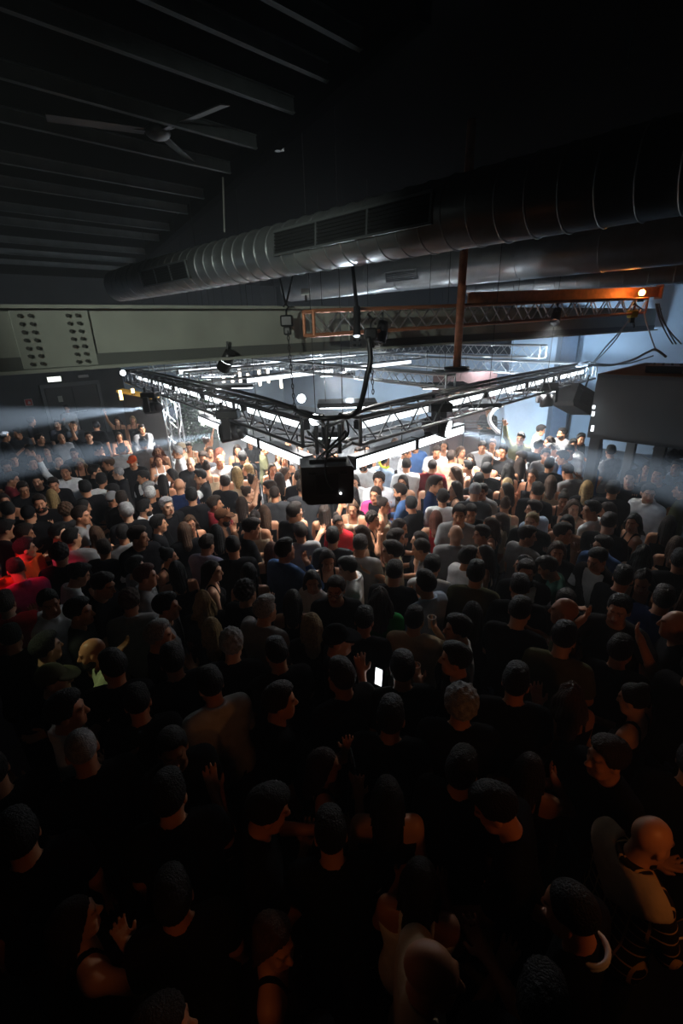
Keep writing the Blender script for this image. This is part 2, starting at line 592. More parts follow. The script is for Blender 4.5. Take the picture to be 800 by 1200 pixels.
def duct(p0, p1, dia, ribs, label, name='ventilation_duct', seams=()):
    p0, p1 = Vector(p0), Vector(p1)
    d = (p1 - p0)
    L_ = d.length
    e = empty(name, p0, label, 'duct', 'round ventilation ducts')
    mb = MB()
    mb.tube(p0, p1, dia / 2, n=40)
    mb.build('pipe', DUCT, e, True)
    fr = d.to_track_quat('Z', 'Y').to_matrix()
    # rolled rib ring, shared
    bm = bmesh.new()
    n, k = 40, 6
    rings = []
    for i in range(n):
        a = 2 * math.pi * i / n
        rings.append([bm.verts.new((math.cos(a) * (dia / 2 + 0.011 * math.cos(2 * math.pi * j / k)), math.sin(a) * (dia / 2 + 0.011 * math.cos(2 * math.pi * j / k)), 0.008 * math.sin(2 * math.pi * j / k))) for j in range(k)])
    for i in range(n):
        for j in range(k):
            f = bm.faces.new((rings[i][j], rings[(i + 1) % n][j], rings[(i + 1) % n][(j + 1) % k], rings[i][(j + 1) % k]))
            f.smooth = True
    me = bpy.data.meshes.new('rib')
    bm.to_mesh(me)
    bm.free()
    for t in ribs:
        obj('rib', me, DUCT, e, Matrix.Translation(p0 + d * (t / L_)) @ fr.to_4x4())
    return e


def grille(e, p0, p1, dia, t0, t1, ang, cells, side):
    """framed louvre on the duct's flank between t0 and t1 along the axis."""
    p0, p1 = Vector(p0), Vector(p1)
    ax = (p1 - p0).normalized()
    sd = side * math.cos(ang) + UP * math.sin(ang)        # outward direction
    tg = ax.cross(sd).normalized()
    if tg.z < 0:
        tg = -tg
    h = dia * 0.42
    c = p0 + ax * ((t0 + t1) / 2) + sd * (dia / 2 * 0.97)
    R = Matrix((ax, tg, ax.cross(tg))).transposed()
    back = MB().box(c, (t1 - t0, h, 0.05), R).build('grille', GRILL, e)
    fm = mat('grille_frame', (0.22, 0.24, 0.25), 0.4, 0.7)
    out = sd * 0.03
    for s in (-1, 1):
        MB().box(c + out + tg * (s * h / 2), (t1 - t0 + 0.02, 0.02, 0.02), R).build('grille_frame', fm, back)
    for k in range(cells + 1):
        MB().box(c + out + ax * ((k / cells - 0.5) * (t1 - t0)), (0.02, h, 0.02), R).build('grille_frame', fm, back)
    for k in range(7):
        MB().box(c + out * 0.9 + tg * ((k + 0.5) / 7 - 0.5) * h, (t1 - t0 - 0.02, 0.012, 0.02), R).build('louvre', GRILL, back)


def duct_line(x0, y0, x1, y1, zb, dia):
    a = Z(x0, y0, zb)
    b = Z(x1, y1, zb)
    up = Vector((0, 0, dia / 2))
    return a + up, b + up


d1a, d1b = duct_line(800, 252, 150, 352, 4.58, 0.52)
ax1 = (d1b - d1a).normalized()
d1a = d1a - ax1 * 1.2
d1b = d1b + ax1 * 0.3
L1 = (d1b - d1a).length


def t_of(x, a, ax):
    """distance along a duct axis of the point seen at column x (solved numerically)."""
    lo, hi = 0.0, 14.0
    for _ in range(50):
        md = (lo + hi) / 2
        if pix(a + ax * md)[0] > x:
            lo = md
        else:
            hi = md
    return lo


sideC = ax1.cross(UP).normalized()
if sideC.dot(CAM - d1a) < 0:
    sideC = -sideC
ribs1 = [0.3 + 0.225 * k for k in range(int((L1 - 0.4) / 0.225))]
D1 = duct(d1a, d1b, 0.52, ribs1, 'big spiral duct with dark louvre grilles running under the black ceiling')
grille(D1, d1a, d1b, 0.52, t_of(528, d1a, ax1), t_of(345, d1a, ax1), math.radians(4), 3, sideC)
grille(D1, d1a, d1b, 0.52, t_of(240, d1a, ax1), t_of(186, d1a, ax1), math.radians(-8), 3, sideC)
d2a, d2b = duct_line(800, 310, 410, 347, 4.8, 0.78)
ax2 = (d2b - d2a).normalized()
d2a = d2a - ax2 * 1.0
L2 = (d2b - d2a).length + 2.5
d2b = d2a + ax2 * L2
D2 = duct(d2a, d2b, 0.78, [0.6, 2.2, 3.7, 5.2, 6.7, 7.6], 'smooth grey duct behind the spiral duct, with one square grille')
s2 = ax2.cross(UP).normalized()
if s2.dot(CAM - d2a) < 0:
    s2 = -s2
grille(D2, d2a, d2b, 0.5, t_of(500, d2a, ax2), t_of(464, d2a, ax2), math.radians(-20), 1, s2 * 1.5)
d3a, d3b = duct_line(800, 333, 600, 345, 4.72, 0.42)
ax3 = (d3b - d3a).normalized()
d3a = d3a - ax3 * 0.8
D3 = duct(d3a, d3b + ax3 * 1.2, 0.42, [0.5 + 0.5 * k for k in range(11)], 'thin shiny silver duct nearest the pale blue wall')

# ------------------------------------------------------------------ trusses


def truss(name, A, B, h, wd, label, material=ALU, brace=None, rc=0.025, rb=0.010, pitch=None, group='aluminium box trusses', top=None, endcap=True):
    A, B = Vector(A), Vector(B)
    d = B - A
    L_ = d.length
    x = d.normalized()
    y = UP.cross(x).normalized()
    e = empty(name, A, label, 'truss', group)
    dn = Vector((0, 0, -h))
    off = {(s, v): y * (s * wd / 2) + (dn if v else Vector((0, 0, 0))) for s in (-1, 1) for v in (0, 1)}
    for k in off:
        bar('chord', A + off[k], B + off[k], rc, material, e, 10)
    n = max(2, round(L_ / (pitch or h)))
    if n % 2:
        n += 1
    for face in (((-1, 0), (-1, 1)), ((1, 0), (1, 1)), ((-1, 0), (1, 0)), ((-1, 1), (1, 1))):
        for i in range(n):
            a = A + d * (i / n) + off[face[i % 2]]
            b = A + d * ((i + 1) / n) + off[face[(i + 1) % 2]]
            bar('brace', a, b, rb, brace or material, e, 6)
    if endcap:
        for Q in (A, B):
            for p, q in (((-1, 0), (1, 0)), ((1, 0), (1, 1)), ((1, 1), (-1, 1)), ((-1, 1), (-1, 0))):
                bar('end_frame', Q + off[p], Q + off[q], rc * 0.9, material, e, 8)
    return e


TW = 0.30
# the main square, hung corner towards the balcony; the corner itself is a chamfered junction
ra, rb_ = rig(0.045, 0), rig(0, 0.03)
truss('lighting_truss', ra, RE, RH, TW, 'long box truss arm from the corner above the loudspeaker to the pale wall', MIDALU, None, 0.026, 0.011)
truss('lighting_truss', rb_, LE, RH, TW, 'long box truss arm from the corner above the loudspeaker towards the doors', BLKALU, None, 0.026, 0.011)
truss('lighting_truss', LE, BK, RH, TW, 'box truss arm at the back of the square rig, doors side')
truss('lighting_truss', RE, BK, RH, TW, 'box truss arm at the back of the square rig, pier side')
# chamfer frame
cj = empty('truss_corner', CF, 'open corner frame joining the two long truss arms over the loudspeaker', 'truss', 'aluminium box trusses')
for z in (0, -RH):
    bar('chord', ra + Vector((-0.12, -0.13, z)), rb_ + Vector((0.10, -0.13, z)), 0.026, BLKALU, cj, 10)
    bar('chord', ra + Vector((0, 0, z)), CF + Vector((0, -0.30, z)), 0.024, BLKALU, cj, 10)
    bar('chord', rb_ + Vector((0, 0, z)), CF + Vector((0, -0.30, z)), 0.024, BLKALU, cj, 10)
for q in (CF + Vector((0, -0.30, 0)), CF + Vector((-0.12, -0.2, 0)), CF + Vector((0.14, -0.2, 0))):
    bar('post', q, q - UP * RH, 0.022, BLKALU, cj, 8)
# inner cross trusses
ta = P(528, 441, 7.35)
tb_ = LE + (RE - CF).normalized() * ((ta - CF).dot((RE - CF).normalized()))
tz = 3.26
ta.z = tz
tb_.z = tz
truss('cross_truss', ta, tb_, 0.2, 0.2, 'slim bright cross truss ending beside the rusty orange pole', ALU, None, 0.018, 0.008, 0.22)
tc_ = P(637, 405, 11.2)
td_ = LE + (RE - CF).normalized() * ((tc_ - CF).dot((RE - CF).normalized()))
tc_.z = td_.z = 3.48
truss('cross_truss', tc_, td_, 0.29, 0.26, 'bright upper cross truss ending in a black bracket by the pale pier', ALU, None, 0.022, 0.009)
# R-wards inner ones
te, tf = rig(0.02, 0.52, 0.22), rig(0.98, 0.52, 0.22)
truss('cross_truss', te, tf, 0.24, 0.24, 'bright cross truss spanning the middle of the square rig', ALU, None, 0.02, 0.009)
te, tf = rig(0.02, 0.80, 0.3), rig(0.98, 0.80, 0.3)
truss('cross_truss', te, tf, 0.24, 0.24, 'bright cross truss near the back of the square rig', ALU, None, 0.02, 0.009)
# truss tower
tt = P(199, 470, 11.2)
tw = empty('truss_tower', (tt.x, tt.y, 0), 'upright aluminium truss tower beside the ivy wall', 'truss', 'aluminium box trusses')
hw = 0.15
cs = [Vector((tt.x + sx * hw, tt.y + sy * hw, 0)) for sx, sy in ((-1, -1), (1, -1), (1, 1), (-1, 1))]
for c in cs:
    bar('chord', c, c + UP * 2.95, 0.025, ALU, tw, 8)
for i in range(4):
    for k in range(9):
        a, b = (cs[i], cs[(i + 1) % 4]) if k % 2 else (cs[(i + 1) % 4], cs[i])
        bar('brace', a + UP * (0.1 + k * 0.31), b + UP * (0.1 + (k + 1) * 0.31), 0.011, ALU, tw, 6)

# orange truss and pole
oa, ob = P(361, 365, 5.2), P(752, 350, 8.9)
truss('orange_truss', oa, ob, 0.255, 0.22, 'rusty orange box truss in front of the grey girder', ORANGE, ALU, 0.022, 0.011, 0.26)
po = P(535, 430, 6.35)
pole = empty('orange_pole', po, 'upright rusty orange steel pole in front of the orange truss', 'pole')
MB().tube((po.x, po.y, po.z), (po.x, po.y, CZ), 0.052, n=20).build('tube', ORANGE, pole, True)
MB().tube((po.x, po.y, po.z - 0.05), (po.x, po.y, po.z), 0.17, n=24).build('foot_plate', BLKMET, pole, True)
# small orange lamp
ol = P(752, 343, 8.75)
lampo = empty('orange_lamp', ol, 'glowing orange lamp on the end of the orange truss', 'lamp')
MB().sphere(ol, 0.055).build('bulb', mat('orange_bulb', (1, 0.5, 0.1), emit=(1, 0.36, 0.06), estr=60), lampo, True)
MB().tube(ol + Vector((0, 0.0, -0.16)), ol + Vector((0, 0, -0.05)), 0.05, n=12).build('socket', BLKMET, lampo)
lamp('orange_lamp_light', 'POINT', ol + Vector((0, -0.12, 0.02)), 4, (1, 0.30, 0.05), None, 0.06)
# added strip, orange in place of the lamp's light on the girder
ha, hb = P(548, 350, 7.35), P(772, 342, 9.35)
hc = (ha + hb) / 2
ohp = empty('orange_light_strip', ha, 'added flat orange beam in place of a glow, lying behind the top of the orange truss', 'beam')
MB().box(hc, ((hb - ha).length, 0.03, 0.17), frame(hb - ha), 0.004).build('web', ORANGE, ohp)
for s in (-1, 1):
    MB().box(hc + UP * 0.085 * s, ((hb - ha).length, 0.11, 0.015), frame(hb - ha)).build('flange', ORANGE, ohp)
MB().box(hb, (0.04, 0.14, 0.26), frame(hb - ha)).build('end_plate', ORANGE, ohp)

# ------------------------------------------------------------------ hoists, straps and cables
def cable(name, pts, r, label, material=BLACK, cat='cable', group=None, sag=None):
    P_ = [Vector(p) for p in pts]
    # Catmull-Rom
    out = []
    for i in range(len(P_) - 1):
        p0, p1, p2, p3 = P_[max(i - 1, 0)], P_[i], P_[i + 1], P_[min(i + 2, len(P_) - 1)]
        for k in range(6):
            t = k / 6
            out.append(0.5 * ((2 * p1) + (p2 - p0) * t + (2 * p0 - 5 * p1 + 4 * p2 - p3) * t * t + (3 * p1 - p0 - 3 * p2 + p3) * t ** 3))
    out.append(P_[-1])
    o = MB().path(out, r, 8).build(name, material, None, True)
    return tag(o, label, cat, group)


def hoist(p, top_pts, bottom, label, body=BLKMET):
    e = empty('chain_hoist', p, label, 'hoist', 'chain hoists')
    MB().box(p, (0.15, 0.13, 0.13), None, 0.02).build('motor', body, e)
    MB().box(p + Vector((0, 0, -0.11)), (0.09, 0.09, 0.1), None, 0.02).build('chain_bag', BLACK, e)
    hk = p + Vector((0, 0, 0.12))
    MB().path([p + Vector((0, 0, 0.05)), hk, hk + Vector((0.03, 0, 0.03)), hk + Vector((0, 0, 0.07)), hk + Vector((-0.03, 0, 0.03))], 0.012).build('hook', BLKMET, e)
    for t in top_pts:
        bar('sling', hk + Vector((0, 0, 0.05)), t, 0.012, BLKMET, e)
    n = int((p - bottom).length / 0.06)
    ln = MB()
    for k in range(6):
        a, b = k / 6 * 2 * math.pi, (k + 1) / 6 * 2 * math.pi
        ln.tube((math.cos(a) * 0.013, 0, math.sin(a) * 0.034), (math.cos(b) * 0.013, 0, math.sin(b) * 0.034), 0.006, n=5)
    lo = ln.build('link', BLKMET)
    me = lo.data
    bpy.data.objects.remove(lo)
    for k in range(n):
        q = p.lerp(bottom, (k + 1.5) / (n + 1))
        obj('chain_link', me, BLKMET, e, Matrix.Translation(q) @ Matrix.Rotation(math.pi / 2 * (k % 2), 4, 'Z'))
    return e


hp = P(336, 376, 5.5)
hoist(hp, [P(327, 322, 5.7), P(343, 322, 5.6)], P(345, 478, 5.6), 'black chain hoist on two slings above the doors side truss arm')
hp2 = P(434, 391, 5.35)
hoist(hp2, [P(431, 368, 5.4)], P(437, 462, 5.5), 'black chain hoist hung under the orange truss')
hp3 = P(741, 368, 8.7)
hoist(hp3, [P(752, 362, 8.7)], P(743, 384, 8.7), 'yellow chain hoist at the wall end of the orange truss', mat('hoist_yellow', (0.55, 0.42, 0.03), 0.5))
st = empty('ratchet_strap', P(417, 395, 5.25), 'black strap holding up the orange truss near its free end', 'strap')
bar('webbing', P(413, 312, 5.45), P(418, 362, 5.25), 0.022, BLACK, st)
bar('sleeve', P(418, 360, 5.22), P(418, 394, 5.18), 0.04, BLACK, st)
cable('cable_loom', [P(431, 395, 5.3), P(434, 420, 5.35), P(430, 440, 5.4), P(426, 460, 5.4), P(420, 480, 5.35), P(408, 488, 5.25), P(398, 487, 5.15)], 0.032, 'thick black cable loom falling from the orange truss to the rig corner')
cable('cable_loom', [P(345, 480, 5.5), P(360, 487, 5.3), P(380, 490, 5.1), P(404, 488, 5.2), P(412, 486, 5.4), P(440, 476, 5.7), P(500, 463, 6.6), P(560, 449, 7.8), P(620, 437, 9.2), P(690, 424, 11.3)], 0.028, 'black cable bundle lying along the truss arm to the pale wall')
cable('cable_loom', [P(345, 478, 5.6), P(300, 464, 6.6), P(250, 452, 8.0), P(200, 441, 10.0), P(160, 433, 12.6)], 0.026, 'black cable bundle lying along the truss arm to the doors')
cable('steel_sling', [P(741, 370, 8.7), P(722, 393, 9.3), P(712, 404, 9.8), P(694, 426, 11.2)], 0.014, 'black doubled sling from the yellow hoist down to the truss arm end')
cable('steel_sling', [P(739, 372, 8.7), P(718, 402, 9.5), P(694, 427, 11.2)], 0.012, 'thin black sling beside the doubled sling at the yellow hoist')
cable('power_cable', [P(690, 428, 10.8), P(715, 428, 9.8), P(740, 422, 9.0), P(758, 413, 8.6), P(768, 410, 8.4), P(780, 418, 8.2)], 0.022, 'thick black cable sagging from the truss end onto the booth roof')
cable('power_cable', [P(690, 424, 11), P(710, 427, 10), P(735, 426, 9.3), P(765, 417, 8.5)], 0.012, 'thin black cable under the thick one above the booth roof')
cable('power_cable', [P(754, 366, 8.8), P(757, 378, 8.7), P(763, 396, 8.6), P(768, 410, 8.5)], 0.012, 'grey cable dropping straight from the orange lamp to the booth', mat('cable_grey', (0.3, 0.3, 0.32)))
for k, (x1, x2, lb) in enumerate([(770, 796, 'outermost'), (772, 790, 'middle'), (768, 786, 'innermost')]):
    cable('power_cable', [P(x1, 356, 9.2), P(x1 + 4, 372, 9.1), P((x1 + x2) / 2 + 3, 390, 8.9), P(x2 + 2, 403, 8.4)], 0.012, 'black cable looping down the pale wall to the rack case, %s of three' % lb)
cable('hanging_rope', [Z(261, 208, CZ - 0.25), P(262, 240, 6.3), P(263, 272, 6.3)], 0.012, 'thin pale rope hanging from a ceiling purlin', mat('rope', (0.3, 0.3, 0.28)), 'rope')
cable('steel_wire', [P(749, -5, 2.6), P(742, 36, 2.6), P(735, 80, 2.6)], 0.0035, 'thin steel wire above the spiral duct', mat('wire_steel', (0.5, 0.5, 0.5), 0.4, 0.6), 'wire')

# ------------------------------------------------------------------ loudspeakers and lamps on the rig


def loudspeaker(name, c, w_, h_, d_, rot, label, led=True):
    e = empty(name, c, label, 'loudspeaker')
    R = rot
    ch = h_ * 0.17
    out = [(-w_ / 2, -h_ / 2 + ch), (-w_ / 2 + ch * 0.9, -h_ / 2), (w_ / 2 - ch * 0.2, -h_ / 2), (w_ / 2, -h_ / 2 + ch * 0.6), (w_ / 2, h_ / 2 - ch * 0.3), (w_ / 2 - ch * 0.3, h_ / 2), (-w_ / 2, h_ / 2)]
    poly = [c + R @ Vector((x, 0, z)) for x, z in out]
    MB().prism(poly, R @ Vector((0, -d_ / 2, 0)), R @ Vector((0, d_ / 2, 0))).build('cabinet', BLACK, e)
    MB().box(c + R @ Vector((-0.02 * w_, -d_ / 2 - 0.008, 0.02)), (w_ * 0.45, 0.016, h_ * 0.55), R, 0.005).build('rear_plate', BLKMET, e)
    MB().box(c + R @ Vector((w_ * 0.05, d_ / 2 + 0.01, 0)), (w_ * 0.9, 0.02, h_ * 0.9), R, 0.005).build('grille', BLKMET, e)
    MB().box(c + R @ Vector((0.02, 0, h_ / 2 + 0.02)), (w_ * 0.72, 0.06, 0.035), R).build('bracket', BLKMET, e)
    for s in (-1, 1):
        MB().box(c + R @ Vector((s * w_ * 0.3, -d_ / 2 - 0.012, h_ * 0.33)), (w_ * 0.16, 0.025, 0.03), R, 0.008).build('handle', BLKMET, e)
    if led:
        MB().sphere(c + R @ Vector((w_ * 0.24, -d_ / 2 - 0.02, -h_ * 0.2)), 0.012).build('status_light', mat('led_dot', (1, 1, 1), emit=(1, 1, 1), estr=8), e)
    return e


sp = P(382, 563, 5.2)
loudspeaker('hanging_loudspeaker', sp, 0.57, 0.43, 0.4, frame((1, 0.12, -0.03)), 'big black loudspeaker cabinet hanging under the rig corner')
hy = empty('speaker_bridle', sp + Vector((0, 0, 0.25)), 'black V shaped bridle carrying the hanging loudspeaker', 'bridle')
ap = P(383, 527, 5.15)
for q in (P(360, 505, 5.2), P(405, 505, 5.25), P(384, 490, 5.1), P(378, 500, 5.2), P(391, 500, 5.2)):
    bar('strap', ap, q, 0.014, BLACK, hy)
for q in (P(366, 542, 5.15), P(374, 540, 5.2), P(383, 542, 5.2), P(398, 541, 5.15)):
    bar('strap', ap, q, 0.009, BLACK, hy)
cable('speaker_cable', [P(406, 492, 5.15), P(408, 508, 5.1), P(398, 518, 5.08), P(385, 530, 5.0), P(381, 545, 4.95), P(383, 562, 4.93), P(390, 574, 4.95)], 0.012, 'black speaker lead looping down the back of the hanging loudspeaker')
R2 = frame((0.85, 0.35, -0.42), (0.35, 0.3, 1))
loudspeaker('tilted_loudspeaker', P(673, 468, 10.6), 0.72, 0.5, 0.55, R2, 'black loudspeaker tilted downwards under the truss arm end by the wall', False)
for a, b in ((P(662, 458, 10.6), P(668, 446, 10.9)), (P(684, 460, 10.6), P(690, 440, 11))):
    tag(bar('speaker_strap', a, b, 0.02, BLACK, None), 'short black strap holding the tilted loudspeaker to the truss', 'strap', 'straps of the tilted loudspeaker')


def moving_head(x, y, d, s, label, lit=False, aim=None):
    c = P(x, y, d)
    v = (Vector(aim) - c).normalized() if aim else Vector((0.1, -0.2, -1)).normalized()
    e = empty('moving_head', c, label, 'stage light', 'moving head lights')
    MB().box(c + Vector((0, 0, 0.30 * s)), (0.34 * s, 0.30 * s, 0.13 * s), None, 0.02 * s).build('base', BLKMET, e)
    hv = Vector((v.x, v.y, 0)).normalized() if aim else Vector((0, 1, 0))
    hx = Vector((hv.y, -hv.x, 0))
    for k in (-1, 1):
        MB().box(c + hx * (k * 0.19 * s) + UP * 0.1 * s, (0.06 * s, 0.13 * s, 0.34 * s), frame(hx), 0.015 * s).build('yoke_arm', BLKMET, e)
        MB().tube(c + Vector((k * 0.1 * s, 0, 0.36 * s)), c + Vector((k * 0.1 * s, 0, 0.48 * s)), 0.025 * s).build('clamp', BLKMET, e)
    MB().tube(c - v * 0.15 * s, c + v * 0.15 * s, 0.13 * s, 0.15 * s, 20).sphere(c - v * 0.15 * s, (0.13 * s,) * 3).build('head', BLKMET, e, True)
    MB().tube(c + v * 0.15 * s, c + v * 0.165 * s, 0.12 * s, n=20).build('lens', LENS if lit else BLKGLASS, e)
    return c + v * 0.22 * s, v


HB = [('left', 178, 478, 10.8, 1.0, 'black moving head light on the truss arm beside the truss tower', P(-60, 497, 12.0)),
      ('front', 270, 507, 7.4, 1.0, 'black moving head light under the truss arm facing the ivy wall', P(-60, 556, 8.0)),
      ('right', 514, 500, 7.1, 1.0, 'black moving head light under the truss arm near the orange pole', P(880, 586, 5.6)),
      ('far', 640, 468, 9.8, 0.95, 'black moving head light next to the tilted loudspeaker', None)]
BEAM = {'left': (105000, 11), 'front': (75000, 9), 'right': (42000, 13)}
for nm, x, y, d, s, lb, aim in HB:
    p, v = moving_head(x, y, d, s, lb, aim is not None, aim)
    if aim is not None:          # its narrow beam through the haze
        lamp('beam_light', 'SPOT', p, BEAM[nm][0], (0.68, 0.83, 1), aim, 0.04, angle=BEAM[nm][1], blend=0.7)
lamp('beam_light', 'SPOT', P(330, 470, 9.5), 7000, (0.75, 0.88, 1), P(170, 484, 11.5), 0.04, angle=8, blend=0.7)


def par_can(x, y, d, r, label, aim):
    c = P(x, y, d)
    v = (Vector(aim) - c).normalized()
    e = empty('par_lamp', c, label, 'stage light', 'lit par lamps')
    MB().tube(c - v * r * 1.8, c, r * 0.75, r, 20).build('can', BLKMET, e, True)
    MB().tube(c, c + v * 0.01, r * 0.92, n=20).build('lens', LENS, e)


par_can(369, 492, 5.5, 0.075, 'bright white lamp glowing in the rig corner frame', CAM)
par_can(353, 467, 7.6, 0.075, 'round white lamp glowing behind the rig corner', CAM)
par_can(144, 437, 13.0, 0.08, 'bright lamp at the doors end of the truss arm', CAM)


# added cans dressing the floor wash spots
for (x, y, d, t_, lb) in ((445, 398, 5.75, Z(400, 608, 1.6), 'added black par lamp clamped under the orange truss near the cable loom'), (650, 376, 7.4, Z(600, 588, 1.6), 'added black par lamp clamped under the orange truss near the pier'), (262, 430, 5.45, Z(190, 588, 1.6), 'added black par lamp clamped under the grey girder')):
    c = P(x, y, d)
    v = (t_ - c).normalized()
    e = empty('added_par_can', c, lb, 'stage light')
    MB().tube(c - v * 0.22, c - v * 0.10, 0.06, 0.075, 16).build('can', BLKMET, e, True)
    MB().tube(c - v * 0.10, c + v * 0.03, 0.078, n=16, caps=False).build('hood', BLKMET, e, True)
    MB().tube(c - v * 0.10, c - v * 0.09, 0.068, n=16).build('lens', LENS, e)
    bar('clamp', c - v * 0.16, c - v * 0.16 + UP * 0.16, 0.012, BLKMET, e)


# LED battens: long glowing bars fixed inside and under the trusses
def batten(a, b, label, z=0.0, th=0.09):
    a, b = Vector(a), Vector(b)
    d = b - a
    c = (a + b) / 2
    e = empty('led_batten', c, label, 'light bar', 'glowing LED battens of the rig')
    R = frame(d)
    MB().box(c, (d.length, th, th), R, 0.01).build('glowing_tube', GLOW, e)
    MB().box(c + UP * th * 0.62, (d.length, th * 1.1, th * 0.25), R).build('rail', BLKMET, e)
    if th > 0.1 and a.z < RZ - 0.4:
        for t_ in (0.2, 0.8):
            q = a.lerp(b, t_)
            bar('hanger', q, q + UP * 0.32, 0.008, BLKMET, e)
    for q in (a, b):
        MB().box(q, (0.03, th * 1.15, th * 1.15), R).build('end_cap', BLKMET, e)


LBL = 'glowing LED batten inside the truss arm to the pale wall'
ORD = ['nearest the rig corner', 'second from the rig corner', 'third from the rig corner', 'fourth from the rig corner', 'farthest from the rig corner']
for k in range(5):
    batten(rig(0.07 + k * 0.185, 0.012, -RH / 2), rig(0.07 + k * 0.185 + 0.17, 0.012, -RH / 2), LBL + ', ' + ORD[k])
LBL = 'glowing white LED batten inside the truss arm to the doors'
for k in range(5):
    batten(rig(0.012, 0.06 + k * 0.18, -RH / 2), rig(0.012, 0.06 + k * 0.18 + 0.16, -RH / 2), LBL + ', ' + ORD[k])
LBL = 'glowing LED batten hung below the arm to the pale wall'
for k in range(2):
    batten(rig(0.05 + k * 0.15, 0.006, -0.62), rig(0.05 + k * 0.15 + 0.145, 0.006, -0.62), LBL + ', ' + ORD[k], th=0.13)
LBL = 'glowing white LED batten hung below the arm to the doors'
for k in range(3):
    batten(rig(0.006, 0.05 + k * 0.13, -0.62), rig(0.006, 0.05 + k * 0.13 + 0.125, -0.62), LBL + ', ' + ORD[k], th=0.12)
for (a0, b0, a1, b1, dz, wh) in [(0.18, 0.52, 0.5, 0.52, -0.08, 'middle cross truss, doors half'), (0.55, 0.52, 0.9, 0.52, -0.08, 'middle cross truss, pier half'), (0.1, 0.8, 0.49, 0.8, 0.0, 'rear cross truss, doors half'), (0.51, 0.8, 0.9, 0.8, 0.0, 'rear cross truss, pier half')]:
    batten(rig(a0, b0, dz), rig(a1, b1, dz), 'glowing white LED batten under the ' + wh, th=0.12)

# flood panels (the visible fixtures of the flood lights above)
FPL = ['hung in the rig corner above the loudspeaker', 'just inside the rig corner', 'on the doors side arm, near its middle', 'on the doors side arm, near its far end', 'on the wall side arm, near its middle', 'on the wall side arm, near its far end', 'between the slim cross truss and the wall side arm', 'by the back arm on the pier side', 'beyond the middle cross truss, doors half', 'beyond the middle cross truss, pier half', 'by the back arm on the doors side']
PANEL = mat('flood_panel_glow', (1, 1, 1), emit=(0.88, 0.95, 1), estr=10)
for k, (a, b) in enumerate([f_[:2] for f_ in FLOODS]):
    c = rig(a, b, -0.30)
    e = empty('flood_panel', c, 'white LED flood panel ' + FPL[k], 'light panel', 'flood panels of the rig')
    w_ = 0.45 if k == 0 else 1.0
    MB().box(c, (1.1 * w_, 0.6 * w_, 0.08), None, 0.015).build('housing', BLKMET, e)
    MB().box(c - UP * 0.05, (1.0 * w_, 0.5 * w_, 0.02)).build('glowing_face', PANEL, e)
    if k == 0:
        bar('hanger', c + UP * 0.04, CF + Vector((0, -0.02, -0.02)), 0.014, BLKMET, e)
    for s in (-1, 1):
        q_ = c + Vector((s * 0.4 * w_, 0, 0))
        bar('hanger', q_ + UP * 0.04, Vector((q_.x, q_.y, CZ)), 0.005, BLKMET, e)
# far pendant tubes
PEND = mat('pendant_tube_glow', (1, 0.9, 0.8), emit=(1, 0.82, 0.66), estr=7)
for k, x in enumerate([262, 272, 281, 291, 304, 314, 329]):
    c = P(x, 446 - (k % 3) * 3, 17.5 + (k % 2))
    e = empty('pendant_tube', c, 'glowing warm white tube lamp hanging in the far end of the hall', 'pendant lamp', 'pendant tubes')
    MB().tube(c - UP * 0.28, c + UP * 0.28, 0.05, n=10).build('tube', PEND, e, True)
    bar('cord', c + UP * 0.28, Vector((c.x, c.y, CZ)), 0.008, BLACK, e)

# ------------------------------------------------------------------ ceiling fan, ceiling spot, small box on the girder
fc = P(185, 155, 5.2)
fn = empty('ceiling_fan', fc, 'dark ceiling fan with long blades under the purlins', 'ceiling fan')
FANM = mat('fan_dark_metal', (0.045, 0.048, 0.05), 0.4, 0.3)
MB().sphere(fc, (0.14, 0.14, 0.075), 20).build('motor', FANM, fn, True)
MB().tube(fc + UP * 0.05, Vector((fc.x, fc.y, CZ)), 0.018).build('down_rod', FANM, fn)
for a in (205, 85, 325):
    v = Vector((math.cos(math.radians(a)), math.sin(math.radians(a)), 0))
    MB().box(fc + v * 0.62, (0.95, 0.13, 0.012), frame(v) @ Matrix.Rotation(0.2, 3, 'X'), 0.004).build('blade', FANM, fn)
    MB().box(fc + v * 0.17, (0.16, 0.04, 0.016), frame(v)).build('blade_arm', FANM, fn)
cs_ = P(325, 173, 5.4)
cl = empty('ceiling_spot', cs_, 'small square metal spot fixture below the ceiling', 'lamp')
MB().box(cs_, (0.15, 0.12, 0.05), None, 0.01).build('housing', mat('fixture_steel', (0.5, 0.5, 0.5), 0.3, 0.8), cl)
MB().tube(cs_ + UP * 0.02, Vector((cs_.x, cs_.y, CZ)), 0.012).build('stem', BLKMET, cl)
MB().tube(cs_ - UP * 0.035, cs_ - UP * 0.02, 0.04, n=14).build('lens', BLKGLASS, cl)
sb = P(358, 342, 7.0)
jb = empty('junction_box', sb, 'small pale junction box standing on the girder', 'box')
MB().box(sb, (0.14, 0.08, 0.09), None, 0.01).build('body', mat('pale_plastic', (0.45, 0.5, 0.5)), jb)
MB().tube(sb - UP * 0.14, sb - UP * 0.04, 0.018).build('foot', BLKMET, jb)

